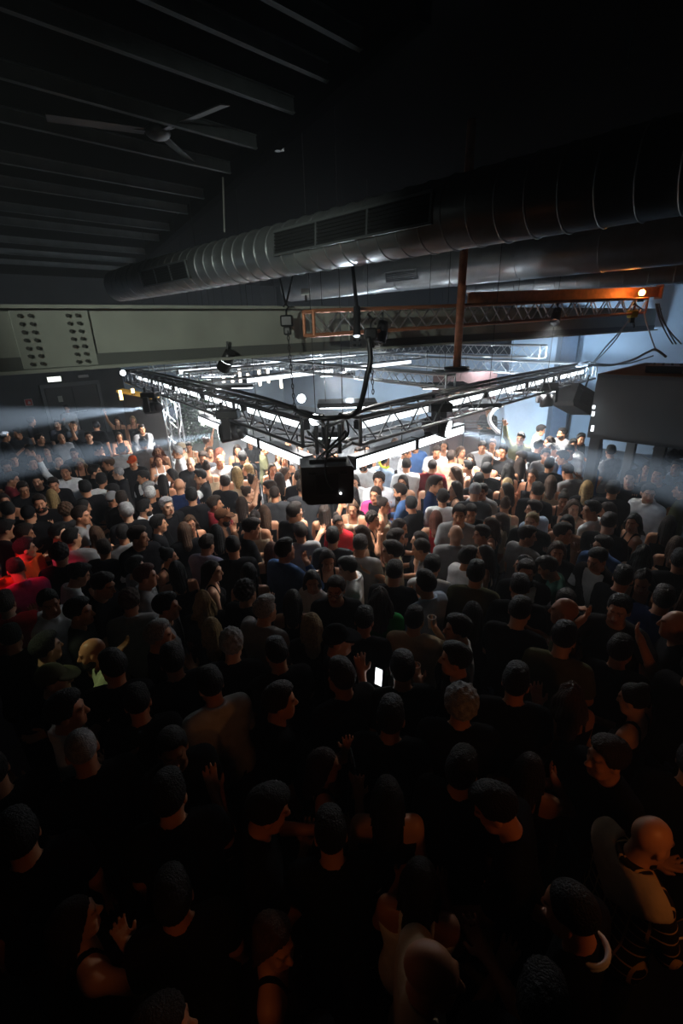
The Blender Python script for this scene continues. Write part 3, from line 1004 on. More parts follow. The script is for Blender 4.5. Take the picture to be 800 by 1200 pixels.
# ------------------------------------------------------------------ the booth on posts
BOOTH = mat('booth_dark_grey_panel', (0.13, 0.145, 0.155), 0.6, noise=0.1, scale=2)
BT, BB = 3.22, 2.2
b0 = Z(700, 438, BT)
bt = empty('booth', (b0.x, b0.y, 0), 'dark grey raised booth box standing on square posts', 'booth')
BWID, BDEP = 3.6, 2.6
bc = b0 - LD * (BWID / 2) + RD * 0.03
MB().box((bc.x, bc.y, (BT + BB) / 2), (BWID, 0.06, BT - BB), frame(LD), 0.006).build('front_panel', BOOTH, bt)
q = b0 + RD * (BDEP / 2) - LD * 0.03
MB().box((q.x, q.y, (BT + BB) / 2), (BDEP, 0.06, BT - BB), frame(RD), 0.006).build('side_panel', BOOTH, bt)
q = b0 - LD * (BWID / 2) + RD * (BDEP / 2)
MB().box((q.x, q.y, BT - 0.03), (BWID, BDEP, 0.05), frame(LD)).build('roof', mat('booth_roof_black', (0.012, 0.012, 0.013), 0.8), bt)
MB().box((q.x, q.y, BB + 0.03), (BWID, BDEP, 0.05), frame(LD)).build('deck', BOOTH, bt)
for t, r_ in ((0.12, 0.12), (0.95, 0.6), (0.12, 2.4), (1.8, 0.6), (2.9, 0.12)):
    q = b0 - LD * t + RD * r_
    MB().box((q.x, q.y, BB / 2), (0.16, 0.16, BB), frame(LD), 0.006).build('post', mat('booth_post_grey', (0.11, 0.12, 0.13), 0.6), bt)
for k, (y, ln) in enumerate([(477, 0.05), (485, 0.07), (502, 0.09)]):
    q = P(695.5 - k * 0.8, y, (b0 - CAM).dot(_f) + 0.05)
    MB().box(q, (0.03, 0.03, ln)).build('edge_light', GLOW, bt)
# rack case and kit on its roof
rc = b0 - LD * 1.35 + RD * 0.7
rk = empty('rack_case', (rc.x, rc.y, BT), 'black rack case with pale trim standing on the booth roof', 'case')
MB().box((rc.x, rc.y, BT + 0.21), (0.62, 0.5, 0.40), frame(LD), 0.01).build('body', BLACK, rk)
for dz in (0.02, 0.40):
    MB().box((rc.x, rc.y, BT + dz), (0.64, 0.52, 0.03), frame(LD)).build('edge_trim', mat('case_trim', (0.4, 0.4, 0.42), 0.4, 0.7), rk)
MB().box(Vector((rc.x, rc.y, BT + 0.2)) - RD * 0.26, (0.3, 0.03, 0.1), frame(LD), 0.01).build('handle', mat('case_trim', (0.4, 0.4, 0.42)), rk)
q = b0 - LD * 0.75 + RD * 0.8
mx_ = empty('mixer_unit', (q.x, q.y, BT), 'low black control unit on the booth roof beside the rack case', 'equipment')
MB().box((q.x, q.y, BT + 0.05), (0.5, 0.4, 0.1), frame(LD), 0.01).build('body', BLACK, mx_)
for k in range(4):
    u = q + LD * (0.18 - 0.12 * k)
    MB().tube((u.x, u.y, BT + 0.1), (u.x, u.y, BT + 0.13), 0.02).build('knob', BLKMET, mx_)
# sloping stair rail below the booth
sa, sbb = P(800, 525, 9.3), P(735, 565, 9.6)
sr = empty('stair', sbb, 'dark sloping stair string behind the booth posts', 'stair')
MB().box((sa + sbb) / 2, ((sa - sbb).length, 0.12, 0.26), frame(sa - sbb)).build('string', BLKMET, sr)
for k in range(5):
    MB().box(sbb.lerp(sa, (k + 0.5) / 5) + UP * 0.12, (0.26, 0.7, 0.04), frame((1, -0.2, 0))).build('tread', BLKMET, sr)

# ------------------------------------------------------------------ far right booth with a figure behind rails, ivy, bar
wb = P(560, 495, 13.2)
fb = empty('dj_kiosk', (wb.x, wb.y, 0), 'dark red brown kiosk with rails left of the pale pier', 'kiosk')
KM = mat('kiosk_red_brown', (0.075, 0.035, 0.032), 0.7, noise=0.15)
MB().box((wb.x - 0.2, wb.y + 1.0, 1.35), (1.9, 0.1, 2.7), None, 0.01).build('back_panel', KM, fb)
MB().box((wb.x - 0.75, wb.y + 0.5, 1.2), (0.65, 0.12, 2.4), None, 0.01).build('side_panel', KM, fb)
for k in range(6):
    bar('rail', Vector((wb.x - 0.4, wb.y, 1.0 + k * 0.085)), Vector((wb.x + 0.7, wb.y, 1.0 + k * 0.085)), 0.012, BLKMET, fb)
for s in (-0.4, 0.7):
    bar('rail_post', Vector((wb.x + s, wb.y, 0)), Vector((wb.x + s, wb.y, 1.5)), 0.02, BLKMET, fb)
KG = mat('kiosk_poster', (0.5, 0.3, 0.22), emit=(0.8, 0.5, 0.35), estr=0.6)
for x, z, s in ((-0.78, 2.05, (0.16, 0.02, 0.36)), (-0.55, 2.1, (0.14, 0.02, 0.2)), (-0.56, 1.88, (0.16, 0.02, 0.16))):
    MB().box((wb.x + x, wb.y + 0.43, z), s).build('lit_poster', KG, fb)

# ivy
random.seed(3)
iv = P(228, 495, 15.0)
LEAF = mat('ivy_leaf', (0.025, 0.065, 0.028), 0.8, noise=0.3, scale=6, spec=0.1)
vts, fcs = [], []
for k in range(900):
    c = Vector((iv.x + random.gauss(0, 0.38), iv.y + random.gauss(0, 0.12), random.uniform(0.6, 2.5)))
    q = Matrix.Rotation(random.uniform(0, 6.28), 3, 'Z') @ Matrix.Rotation(random.uniform(-1.2, 1.2), 3, 'X')
    s = random.uniform(0.05, 0.09)
    i0 = len(vts)
    for u in ((-0.0, -1, 0), (0.6, -0.2, 0.12), (0, 1, 0), (-0.6, -0.2, 0.12)):
        vts.append(c + q @ (Vector(u) * s))
    fcs += [(i0, i0 + 1, i0 + 2), (i0, i0 + 2, i0 + 3)]
o = obj('ivy', mesh_from('ivy', vts, fcs), LEAF)
tag(o, 'dense green ivy foliage climbing beside the truss tower', 'ivy', None, 'stuff')
o = MB().box((iv.x, iv.y + 0.22, 1.3), (1.3, 0.08, 2.6)).build('ivy_screen', mat('ivy_screen_dark', (0.03, 0.035, 0.03), 0.8))
tag(o, 'dark upright screen behind the ivy', 'screen')
# white mask-like cut-out hung by the ivy
wm = P(241, 487, 13.5)
we = empty('white_banner', wm, 'white cloth banner with ragged tails hanging beside the ivy', 'banner')
pl_ = [(-0.13, 0.13), (0.12, 0.15), (0.15, 0.02), (0.12, -0.1), (0.02, -0.08), (-0.04, -0.12), (-0.07, -0.22), (-0.12, -0.2), (-0.12, -0.05)]
MB().prism([wm + Vector((x * 1.4, 0, z * 1.4)) for x, z in pl_], (0, 0, 0), (0, 0.03, 0)).build('cloth', mat('banner_white', (0.6, 0.62, 0.62), 0.8), we)
bar('cord', wm + Vector((0, 0.015, 0.2)), wm + Vector((0, 0.015, 1.2)), 0.006, BLACK, we)

# bar corner: warm lamps and yellow counter
bq = P(152, 462, 16.0)
bc_ = empty('bar_shelf', (bq.x, bq.y, 0), 'yellow lit sloping bar awning beyond the doors', 'bar')
MB().box((bq.x + 0.3, bq.y, bq.z), (1.3, 0.5, 0.07), Matrix.Rotation(0.22, 3, 'Y')).build('awning', mat('awning_yellow', (0.5, 0.3, 0.06), emit=(1, 0.55, 0.08), estr=0.25), bc_)
MB().box((bq.x + 0.3, bq.y + 0.3, bq.z / 2), (1.4, 0.2, bq.z), None).build('counter', mat('bar_dark_wood', (0.03, 0.02, 0.015), 0.5), bc_)
for x, y, h in ((141.5, 463, 0.30), (155.5, 458, 0.14)):
    c = P(x, y, 15.2)
    e = empty('bar_lamp', c, 'small upright warm lamp glowing by the yellow bar awning', 'lamp', 'bar lamps')
    MB().tube(c - UP * h / 2, c + UP * h / 2, 0.05, n=10).build('glass', mat('bar_glow', (1, 0.7, 0.3), emit=(1, 0.62, 0.22), estr=8), e)
    MB().tube(c - UP * (h / 2 + 0.05), c - UP * h / 2, 0.06, n=10).build('base', BLKMET, e)
# unseen sconces added under the balcony edge to go with the two warm lights
for (x, y, z, lb) in ((1.55, 0.60, 2.35, 'added sconce shell below the balcony, bar side'), (-0.5, 0.40, 2.3, 'added sconce shell below the balcony, dark side')):
    e = empty('added_sconce', (x, y, z), lb, 'lamp')
    MB().box((x, y - 0.1, z), (0.14, 0.03, 0.2), None, 0.01).build('back_plate', BLKMET, e)
    MB().tube((x, y, z - 0.08), (x, y, z - 0.03), 0.06, 0.05, 14).build('shade', BLKMET, e)

# ------------------------------------------------------------------ people: bodies grown as one continuous surface from tapered limbs


class Field:
    """signed distance grid; limbs are blended smoothly, then polygonised."""

    def __init__(s, lo, hi, h):
        s.lo = np.array(lo, float)
        s.h = h
        s.n = np.ceil((np.array(hi) - s.lo) / h).astype(int) + 1
        s.a = np.full(s.n, 0.15, np.float32)

    def _box(s, lo, hi):
        i0 = np.clip(np.floor((lo - s.lo) / s.h).astype(int), 0, s.n)
        i1 = np.clip(np.ceil((hi - s.lo) / s.h).astype(int) + 1, 0, s.n)
        ax = [s.lo[k] + s.h * np.arange(i0[k], i1[k]) for k in range(3)]
        sl = tuple(slice(i0[k], i1[k]) for k in range(3))
        return sl, ax[0][:, None, None], ax[1][None, :, None], ax[2][None, None, :]

    def _add(s, sl, d, k, sub):
        a = s.a[sl]
        if sub:
            d = -d
            hh = np.clip(0.5 - 0.5 * (a - d) / k, 0, 1)
            s.a[sl] = a * (1 - hh) + d * hh + k * hh * (1 - hh)
        else:
            hh = np.clip(0.5 + 0.5 * (a - d) / k, 0, 1)
            s.a[sl] = a * (1 - hh) + d * hh - k * hh * (1 - hh)

    def cone(s, a, b, r1, r2, k=0.02, sub=False, ysq=1.0):
        a, b = np.array(a, float), np.array(b, float)
        pad = max(r1, r2) / min(ysq, 1) + k + 3 * s.h
        sl, x, y, z = s._box(np.minimum(a, b) - pad, np.maximum(a, b) + pad)
        if 0 in s.a[sl].shape:
            return
        d = b - a
        dd = max(float(d @ d), 1e-9)
        px, py, pz = x - a[0], (y - a[1]) / ysq, z - a[2]
        dq = np.array([d[0], d[1] / ysq, d[2]])
        t = np.clip((px * dq[0] + py * dq[1] + pz * dq[2]) / max(float(dq @ dq), 1e-9), 0, 1)
        D = np.sqrt((px - t * dq[0]) ** 2 + (py - t * dq[1]) ** 2 + (pz - t * dq[2]) ** 2) - (r1 + (r2 - r1) * t)
        s._add(sl, D, k, sub)

    def ell(s, c, r, k=0.015, sub=False, Rm=None):
        c, r = np.array(c, float), np.array(r, float)
        pad = r.max() + k + 3 * s.h
        sl, x, y, z = s._box(c - pad, c + pad)
        if 0 in s.a[sl].shape:
            return
        p = np.stack(np.broadcast_arrays(x - c[0], y - c[1], z - c[2]), -1)
        if Rm is not None:
            p = p @ Rm
        q = np.sqrt(((p / r) ** 2).sum(-1))
        q2 = np.sqrt(((p / (r * r)) ** 2).sum(-1)) + 1e-9
        s._add(sl, q * (q - 1) / q2, k, sub)

    def grid(s):
        return s._box(s.lo - 1, s.lo + s.n * s.h + 1)[1:]

    def cut(s, fn):
        x, y, z = s.grid()
        s.a = np.maximum(s.a, fn(x, y, z)).astype(np.float32)

    def mesh(s, name, adapt=0.02):
        g = openvdb.FloatGrid(0.15)
        g.copyFromArray(np.ascontiguousarray(np.pad(s.a, 2, constant_values=0.15)))
        p, t, q = g.convertToPolygons(isovalue=0.0, adaptivity=adapt)
        p = s.lo + (p - 2) * s.h
        me = bpy.data.meshes.new(name)
        nt_, nq = len(t), len(q)
        me.vertices.add(len(p))
        me.vertices.foreach_set('co', p.astype(np.float32).ravel())
        me.loops.add(nt_ * 3 + nq * 4)
        me.loops.foreach_set('vertex_index', np.concatenate([t[:, ::-1].ravel(), q[:, ::-1].ravel()]).astype(np.int32))
        me.polygons.add(nt_ + nq)
        me.polygons.foreach_set('loop_start', np.concatenate([np.arange(nt_) * 3, nt_ * 3 + np.arange(nq) * 4]).astype(np.int32))
        me.polygons.foreach_set('use_smooth', np.ones(nt_ + nq, bool))
        me.update(calc_edges=True)
        return me, p


HEAD0 = np.array((0, 0.02, 1.628))


def unit(v):
    v = np.array(v, float)
    return v / np.linalg.norm(v)


def Rz(a):
    c, s = math.cos(a), math.sin(a)
    return np.array([[c, -s, 0], [s, c, 0], [0, 0, 1]])


def Rx(a):
    c, s = math.cos(a), math.sin(a)
    return np.array([[1, 0, 0], [0, c, -s], [0, s, c]])


D = (0.10, 0.02, -1)
# pose: (left upper arm, left forearm, right upper arm, right forearm, head yaw, head pitch, lean); x towards the person's right
POSES = [
    dict(l=((-.16, -.03, -1), (-.03, .25, -1)), r=((.14, .0, -1), (.05, .2, -1)), yaw=0, pit=-.05, lean=0.0, say='arms hanging down'),
    dict(l=((-.14, .0, -1), (.0, .25, -1)), r=((.18, .25, -1), (-.15, .85, .55)), yaw=.2, pit=-.05, lean=0.02, say='one forearm raised'),
    dict(l=((-.2, .25, -1), (.35, .95, .05)), r=((.2, .25, -1), (-.35, .95, .15)), yaw=0, pit=-.3, lean=0.04, say='both forearms held forward'),
    dict(l=((-.16, .0, -1), (.0, .3, -1)), r=((.45, .25, .9), (.1, .25, 1)), yaw=.1, pit=.05, lean=0.0, say='one arm raised high'),
    dict(l=((-.75, .35, .45), (.25, .35, 1)), r=((.75, .35, .5), (-.2, .3, 1)), yaw=-.1, pit=.1, lean=0.0, say='both arms raised'),
    dict(l=((-.2, .0, -1), (.1, .4, -1)), r=((.45, .6, -.6), (-.55, -.05, .95)), yaw=.15, pit=0, lean=0.0, say='one hand at the face'),
    dict(l=((-.15, .2, -1), (.1, .6, -.8)), r=((.15, .25, -1), (-.1, .7, -.6)), yaw=.1, pit=-.5, lean=0.14, say='leaning forward with head bowed'),
    dict(l=((-.2, .25, -1), (.95, .45, .1)), r=((.2, .25, -1), (-.95, .5, .0)), yaw=0, pit=-.05, lean=0.0, say='arms folded'),
    dict(l=((-.55, .75, -.35), (-.15, 1, .1)), r=((.14, .0, -1), (.05, .25, -1)), yaw=.1, pit=-.1, lean=0.05, say='one arm stretched out'),
    dict(l=((-.16, .0, -1), (-.02, .2, -1)), r=((.14, .05, -1), (.0, .3, -1)), yaw=.75, pit=-.05, lean=0.0, say='head turned over one shoulder'),
    dict(l=((-.16, .05, -1), (.05, .35, -1)), r=((.14, .0, -1), (.05, .2, -1)), yaw=-.75, pit=-.1, lean=0.02, say='head turned aside'),
    dict(l=((-.5, .7, -.35), (.5, .05, .95)), r=((.5, .7, -.3), (-.5, .05, .95)), yaw=0, pit=-.1, lean=0.0, say='both hands held up to the face'),
]


def joints(ps):
    """skeleton of a pose; the trunk leans by shearing forward above the hips."""
    ln = ps['lean']

    def sh(p):
        p = np.array(p, float)
        p[1] += max(0, p[2] - 0.95) * ln * 1.6
        return p
    J = dict(sh=sh)
    for sd, key in ((-1, 'l'), (1, 'r')):
        S = sh((sd * 0.178, -0.005, 1.412))
        u, f = unit(ps[key][0]), unit(ps[key][1])
        E_ = S + u * 0.285
        W = E_ + f * 0.245
        J[key] = (S, E_, W, f, u)
    J['head'] = sh(HEAD0) + np.array((0, 0.02 * max(0, -ps['pit']) * 3, -0.03 * max(0, -ps['pit'])))
    J['hr'] = Rz(-ps['yaw']) @ Rx(ps['pit'])
    return J


def trunk(F, J, g=0.0, fem=False, top=None):
    sh = J['sh']
    ys = 0.74

    def c(xa, z, r, y=0.0, k=0.05):
        a, b = sh((-xa, y, z)), sh((xa, y, z))
        F.cone(a, b, r + g, r + g, k, ysq=ys)
    c(0.085, 0.93, 0.118)
    c(0.075, 1.02, 0.112)
    c(0.070, 1.12, 0.105, 0.005)
    c(0.085, 1.22, 0.112, 0.005)
    c(0.105, 1.32, 0.110, 0.0)
    c(0.138, 1.392, 0.072, -0.008, 0.05)
    for s in (-1, 1):
        F.cone(sh((s * 0.035, -0.025, 1.462)), sh((s * 0.155, -0.01, 1.415)), 0.038 + g * 1.1, 0.046 + g, 0.05)
    if fem:
        for s in (-1, 1):
            F.ell(sh((s * 0.075, 0.085, 1.29)), (0.062 + g, 0.05 + g, 0.058 + g), 0.03)
            F.ell(sh((s * 0.09, -0.01, 0.92)), (0.10 + g, 0.11 + g, 0.10 + g), 0.05)


def legs(F, g=0.0, top=0.93, bottom=0.09):
    for s in (-1, 1):
        F.cone((s * 0.09, 0, 0.90), (s * 0.10, 0.012, 0.50), 0.088 + g, 0.058 + g, 0.04)
        F.cone((s * 0.10, 0.012, 0.50), (s * 0.105, -0.01, 0.30), 0.057 + g, 0.054 + g, 0.02)
        F.cone((s * 0.105, -0.01, 0.30), (s * 0.11, -0.005, bottom), 0.054 + g, 0.036 + g * 1.6, 0.02)


def hand(F, W, f, sd, ps_up):
    f = unit(f)
    n = np.cross(f, np.array((0, 0, 1.0)) if abs(f[2]) < 0.9 else np.array((sd * 1.0, 0, 0)))
    n = unit(n)
    w = np.cross(n, f)                                     # across the palm
    w, n = (n, w) if abs(f[2]) < 0.9 else (unit(np.cross(f, n)), n)
    F.cone(W, W + f * 0.035, 0.026, 0.030, 0.02)
    for i, o in enumerate((-0.027, -0.009, 0.009, 0.027)):
        F.cone(W + f * 0.02 + w * o * 0.7, W + f * 0.085 + w * o, 0.017, 0.013, 0.012)
    ln = (0.058, 0.074, 0.080, 0.070)
    for i, o in enumerate((-0.030, -0.010, 0.010, 0.030)):
        a = W + f * 0.085 + w * o
        b = a + unit(f + w * o * 6 + n * 0.25) * ln[i] * 0.55
        c = b + unit(f + w * o * 5 + n * 0.85) * ln[i] * 0.5
        F.cone(a, b, 0.0105, 0.0098, 0.006)
        F.cone(b, c, 0.0098, 0.0085, 0.006)
    t0 = W + f * 0.022 + w * 0.024
    t1 = t0 + unit(f * 0.6 + w * 0.9 + n * 0.3) * 0.042
    t2 = t1 + unit(f + w * 0.35 + n * 0.35) * 0.036
    F.cone(t0, t1, 0.015, 0.0125, 0.01)
    F.cone(t1, t2, 0.0125, 0.0095, 0.006)


def arms(F, J, g=0.0, cover=2.0, hands=True):
    """cover: 0..1 upper arm, 1..2 forearm."""
    for key, sd in (('l', -1), ('r', 1)):
        S, E_, W, f, u = J[key]
        a = min(cover, 1.0)
        F.cone(S, S + (E_ - S) * a, 0.056 + g, 0.056 + g + (0.042 - 0.056) * a + (0.006 if a < 1 else 0), 0.035 if g == 0 else 0.016)
        if cover > 1:
            b = cover - 1
            F.cone(E_, E_ + (W - E_) * b, 0.043 + g, 0.043 + g + (0.028 - 0.043) * b, 0.02)
        if hands:
            hand(F, W, f, sd, 0)


def head(F, J):
    H, R = J['head'], J['hr']

    def pt(*p):
        return H + R @ np.array(p, float)
    nb = J['sh']((0, -0.02, 1.43))
    F.cone(nb, H + R @ np.array((0, -0.018, -0.06)), 0.066, 0.054, 0.03)
    F.ell(pt(0, -0.014, 0.030), (0.075, 0.094, 0.090), 0.02, Rm=R)
    F.ell(pt(0, 0.020, -0.028), (0.061, 0.072, 0.088), 0.03, Rm=R)
    F.cone(pt(-0.030, 0.05, -0.082), pt(0.030, 0.05, -0.082), 0.033, 0.033, 0.03)
    F.ell(pt(0, 0.076, -0.098), (0.022, 0.018, 0.018), 0.02)
    F.cone(pt(-0.034, 0.078, 0.026), pt(0.034, 0.078, 0.026), 0.014, 0.014, 0.015)
    for s in (-1, 1):
        F.ell(pt(s * 0.031, 0.100, 0.006), (0.017, 0.014, 0.012), 0.012, True, R)
        F.ell(pt(s * 0.030, 0.080, 0.006), (0.014, 0.011, 0.011), 0.004, Rm=R)
        F.ell(pt(s * 0.042, 0.062, -0.030), (0.022, 0.02, 0.022), 0.02)
        F.ell(pt(s * 0.077, -0.010, -0.010), (0.011, 0.024, 0.033), 0.006, Rm=R)
    F.cone(pt(0, 0.090, 0.008), pt(0, 0.110, -0.032), 0.009, 0.0145, 0.010)
    for s in (-1, 1):
        F.ell(pt(s * 0.012, 0.098, -0.036), (0.010, 0.010, 0.009), 0.006)
    F.cone(pt(-0.019, 0.086, -0.062), pt(0.019, 0.086, -0.062), 0.008, 0.008, 0.008)
    F.cone(pt(-0.015, 0.085, -0.072), pt(0.015, 0.085, -0.072), 0.009, 0.009, 0.006)


def paint_face(me, p, J):
    q = (p - J['head']) @ J['hr']
    x, y, z = np.abs(q[:, 0]), q[:, 1], q[:, 2]
    col = np.ones((len(p), 4), np.float32)
    front = (y > 0.05) & (np.linalg.norm(q, axis=1) < 0.16)
    lips = front & (x < 0.026) & (z < -0.055) & (z > -0.080)
    col[lips, :3] = (0.85, 0.48, 0.48)
    brow = front & (x > 0.012) & (x < 0.052) & (z > 0.022) & (z < 0.036)
    col[brow, :3] = (0.35, 0.30, 0.27)
    eye = front & (((x - 0.031) / 0.015) ** 2 + ((z - 0.006) / 0.008) ** 2 < 1)
    col[eye, :3] = (1.2, 1.5, 1.7)
    iris = front & (np.hypot(x - 0.031, z - 0.006) < 0.0065)
    col[iris, :3] = (0.06, 0.05, 0.05)
    at = me.attributes.new('tint', 'FLOAT_COLOR', 'POINT')
    at.data.foreach_set('color', col.ravel())


BODY, TOPS, HEADM, HANDS = [], {}, [], []


def bounds(J, pad=0.14):
    pts = [J['head'] + np.array((0, 0, .12))] + [J[k][i] for k in 'lr' for i in range(3)] + [J[k][2] + unit(J[k][3]) * 0.2 for k in 'lr']
    pts = np.array(pts + [np.array((-.25, -.2, 0)), np.array((.25, .22, 0))])
    return pts.min(0) - pad, pts.max(0) + pad


for ip, ps in enumerate(POSES):
    J = joints(ps)
    lo, hi = bounds(J, 0.05)
    lo[2] = -0.02
    F = Field(lo, hi, 0.0095)
    trunk(F, J, 0.0)
    legs(F)
    for s in (-1, 1):
        F.cone((s * 0.11, -0.03, 0.045), (s * 0.125, 0.15, 0.03), 0.042, 0.03, 0.02)
    arms(F, J)
    head(F, J)
    me, p = F.mesh('person_body_%d' % ip, 0.03)
    paint_face(me, p, J)
    BODY.append(me)
    M4 = Matrix(J['hr'].tolist()).to_4x4()
    M4.translation = Vector(J['head'])
    HEADM.append(M4)
    HANDS.append({k: (Vector(J[k][2]) + Vector(unit(J[k][3])) * 0.10, Vector(unit(J[k][3]))) for k in 'lr'})
    for typ in 'tsvdj':
        lo, hi = bounds(J, 0.09)
        lo[2] = 0.4 if typ == 'd' else 0.72
        F = Field(lo, hi, 0.013)
        fem = typ in 'vd'
        trunk(F, J, {'t': 0.021, 's': 0.021, 'v': 0.010, 'd': 0.011, 'j': 0.026}[typ], fem)
        sh = J['sh']
        if typ == 'd':
            F.cone((0, 0, 0.92), (0, 0, 0.52), 0.17, 0.23, 0.05, ysq=0.8)
        elif typ != 'v':
            F.cone((-0.08, 0, 0.9), (0.08, 0, 0.9), 0.135 + (0.02 if typ == 'j' else 0), 0.135 + (0.02 if typ == 'j' else 0), 0.05, ysq=0.8)
        if typ == 't':
            arms(F, J, 0.019, 0.62, False)
        elif typ == 's':
            arms(F, J, 0.014, 1.93, False)
        elif typ == 'j':
            arms(F, J, 0.022, 1.95, False)
        x, y, z = F.grid()
        yy = y - np.maximum(0, z - 0.95) * ps['lean'] * 1.6
        if fem:       # strappy neckline: low front and back, two shoulder straps
            low = 1.345 + 0.0 * x
            strap = (np.abs(np.abs(x) - 0.085) - 0.016) + 0 * yy
            F.a = np.maximum(F.a, np.minimum(z - low, np.maximum(strap, -0.2))).astype(np.float32)
            if ip in ():
                pass
        else:
            r = np.sqrt(x * x + ((yy - 0.03) / 1.1) ** 2 + ((z - 1.52) / (1.0 if typ != 't' else 0.9)) ** 2)
            F.a = np.maximum(F.a, (0.078 if typ != 't' else 0.084) - r).astype(np.float32)
            # collar
            if typ in 'sj':
                nb = sh((0, -0.015, 1.46))
                rr = np.sqrt(x * x + (y - nb[1]) ** 2)
                col = np.maximum(np.maximum(np.abs(rr - 0.074) - 0.010, np.abs(z - 1.475 + (yy) * 0.35) - 0.028), -(0.055 - yy) if False else yy - 0.068)
                F.a = np.minimum(F.a, col).astype(np.float32)
        if typ == 'j':  # open front
            wdt = 0.018 + np.clip((z - 1.08) * 0.28, 0, 0.09)
            F.a = np.maximum(F.a, np.minimum(wdt - np.abs(x), yy - 0.04) + 0 * F.a).astype(np.float32)
        zb = {'t': 0.84, 's': 0.82, 'v': 0.90, 'd': 0.55, 'j': 0.76}[typ]
        F.a = np.maximum(F.a, zb - z + 0 * F.a).astype(np.float32)
        # folds
        if typ != 'v':
            F.a = (F.a + 0.0035 * np.sin(z * 38 + x * 26 + np.sin(x * 17) * 2) * np.sin(yy * 21 + z * 9)).astype(np.float32)
        TOPS[(ip, typ)] = F.mesh('top_%s_%d' % (typ, ip), 0.03)[0]

F = Field((-.3, -.25, 0.0), (.3, .25, 1.08), 0.015)
for s in (-1, 1):
    F.cone((s * 0.09, 0, 0.90), (s * 0.10, 0.012, 0.50), 0.110, 0.086, 0.03)
    F.cone((s * 0.10, 0.012, 0.50), (s * 0.11, -0.005, 0.07), 0.085, 0.072, 0.02)
F.cone((-.08, 0, 0.94), (.08, 0, 0.94), 0.128, 0.128, 0.05, ysq=0.78)
F.cut(lambda x, y, z: np.maximum(z - 1.0, 0.05 - z) + 0 * x + 0 * y)
TROUM = F.mesh('trousers', 0.03)[0]

# hair, in head space (forward +Y)
HAIR = {}


def hairmesh(kind, seed=0):
    F = Field((-.26, -.30, -.50), (.26, .20, .26), 0.0085)
    x, y, z = F.grid()
    if kind == 'c':
        F.ell((0, -0.016, 0.033), (0.080, 0.099, 0.095), 0.01)
    elif kind == 'k':
        F.ell((0, -0.022, 0.045), (0.100, 0.118, 0.108), 0.02)
    elif kind == 'h':
        F.ell((0, -0.016, 0.040), (0.085, 0.104, 0.098), 0.01)
    else:
        F.ell((0, -0.018, 0.038), (0.086, 0.105, 0.098), 0.02)
        if kind == 's':
            F.ell((0, 0.02, 0.105), (0.065, 0.07, 0.034), 0.03)
    if kind in 'lw':
        wv = 0.0 if kind == 'l' else 0.025
        for s in (-1, 1):
            F.cone((s * 0.060, -0.03, 0.02), (s * (0.082 + wv), -0.035, -0.16), 0.042, 0.045 + wv * 0.6, 0.03)
            F.cone((s * (0.082 + wv), -0.035, -0.16), (s * (0.07 + wv), -0.055, -0.34 + wv), 0.045 + wv * .6, 0.030, 0.03)
        F.cone((0, -0.075, 0.02), (0, -0.10, -0.20), 0.070, 0.070 + wv, 0.03)
        F.cone((0, -0.10, -0.20), (0, -0.10, -0.38 + wv), 0.070 + wv, 0.045, 0.03)
    if kind == 'p':
        F.cone((0, -0.10, 0.06), (0, -0.15, 0.04), 0.035, 0.028, 0.02)
        F.cone((0, -0.15, 0.04), (0, -0.165, -0.10), 0.034, 0.036, 0.02)
        F.cone((0, -0.165, -0.10), (0, -0.14, -0.25), 0.036, 0.016, 0.02)
    if kind == 'o':
        F.ell((0, -0.085, 0.115), (0.048, 0.048, 0.045), 0.015)
    # keep the face and the nape free
    if kind in 'lw':
        face = np.minimum(np.maximum(-(y - 0.028 - np.clip(z, -1, 0.1) * 0.42), 0) * 0 + (y - 0.015 - np.clip(z, -0.5, 0.095) * 0.62), 1)
        F.a = np.maximum(F.a, np.minimum(face, 0.075 - z + 0 * x)).astype(np.float32)
    elif kind == 'h':
        F.a = np.maximum(F.a, (0.018 + 0.25 * y - z) * 0.9 + 0 * x).astype(np.float32)
        br = np.maximum(np.sqrt((x / 0.085) ** 2 + ((y - 0.075) / 0.095) ** 2) - 1, 0) * 0.08 + np.maximum(np.abs(z - 0.045 + (y - .07) * 0.25) - 0.009, 0.05 - y)
        F.a = np.minimum(F.a, br).astype(np.float32)
    else:
        sst = np.clip((y + 0.045) / 0.115, 0, 1)
        zt = -0.088 + 0.160 * sst * sst * (3 - 2 * sst)
        zt = zt - 0.030 * np.exp(-((y - 0.032) / 0.012) ** 2) * (np.abs(x) > 0.05)      # sideburn
        F.a = np.maximum(F.a, (zt - z) * 0.6).astype(np.float32)
        F.a = (F.a + np.clip((zt + 0.035 - z), 0, 0.04) * 0.16).astype(np.float32)
    ang = np.arctan2(y + 0.02, x + 1e-6)
    if kind == 'k':
        F.a = (F.a + 0.010 * np.sin(x * 95 + seed) * np.sin(y * 88) * np.sin(z * 92)).astype(np.float32)
    elif kind == 'w':
        F.a = (F.a + 0.006 * np.sin(z * 42 + ang * 4) + 0.003 * np.sin(ang * 22)).astype(np.float32)
    elif kind in 'ls':
        F.a = (F.a + 0.003 * np.sin(ang * 26 + z * 12)).astype(np.float32)
    return F.mesh('hair_' + kind, 0.01)[0]


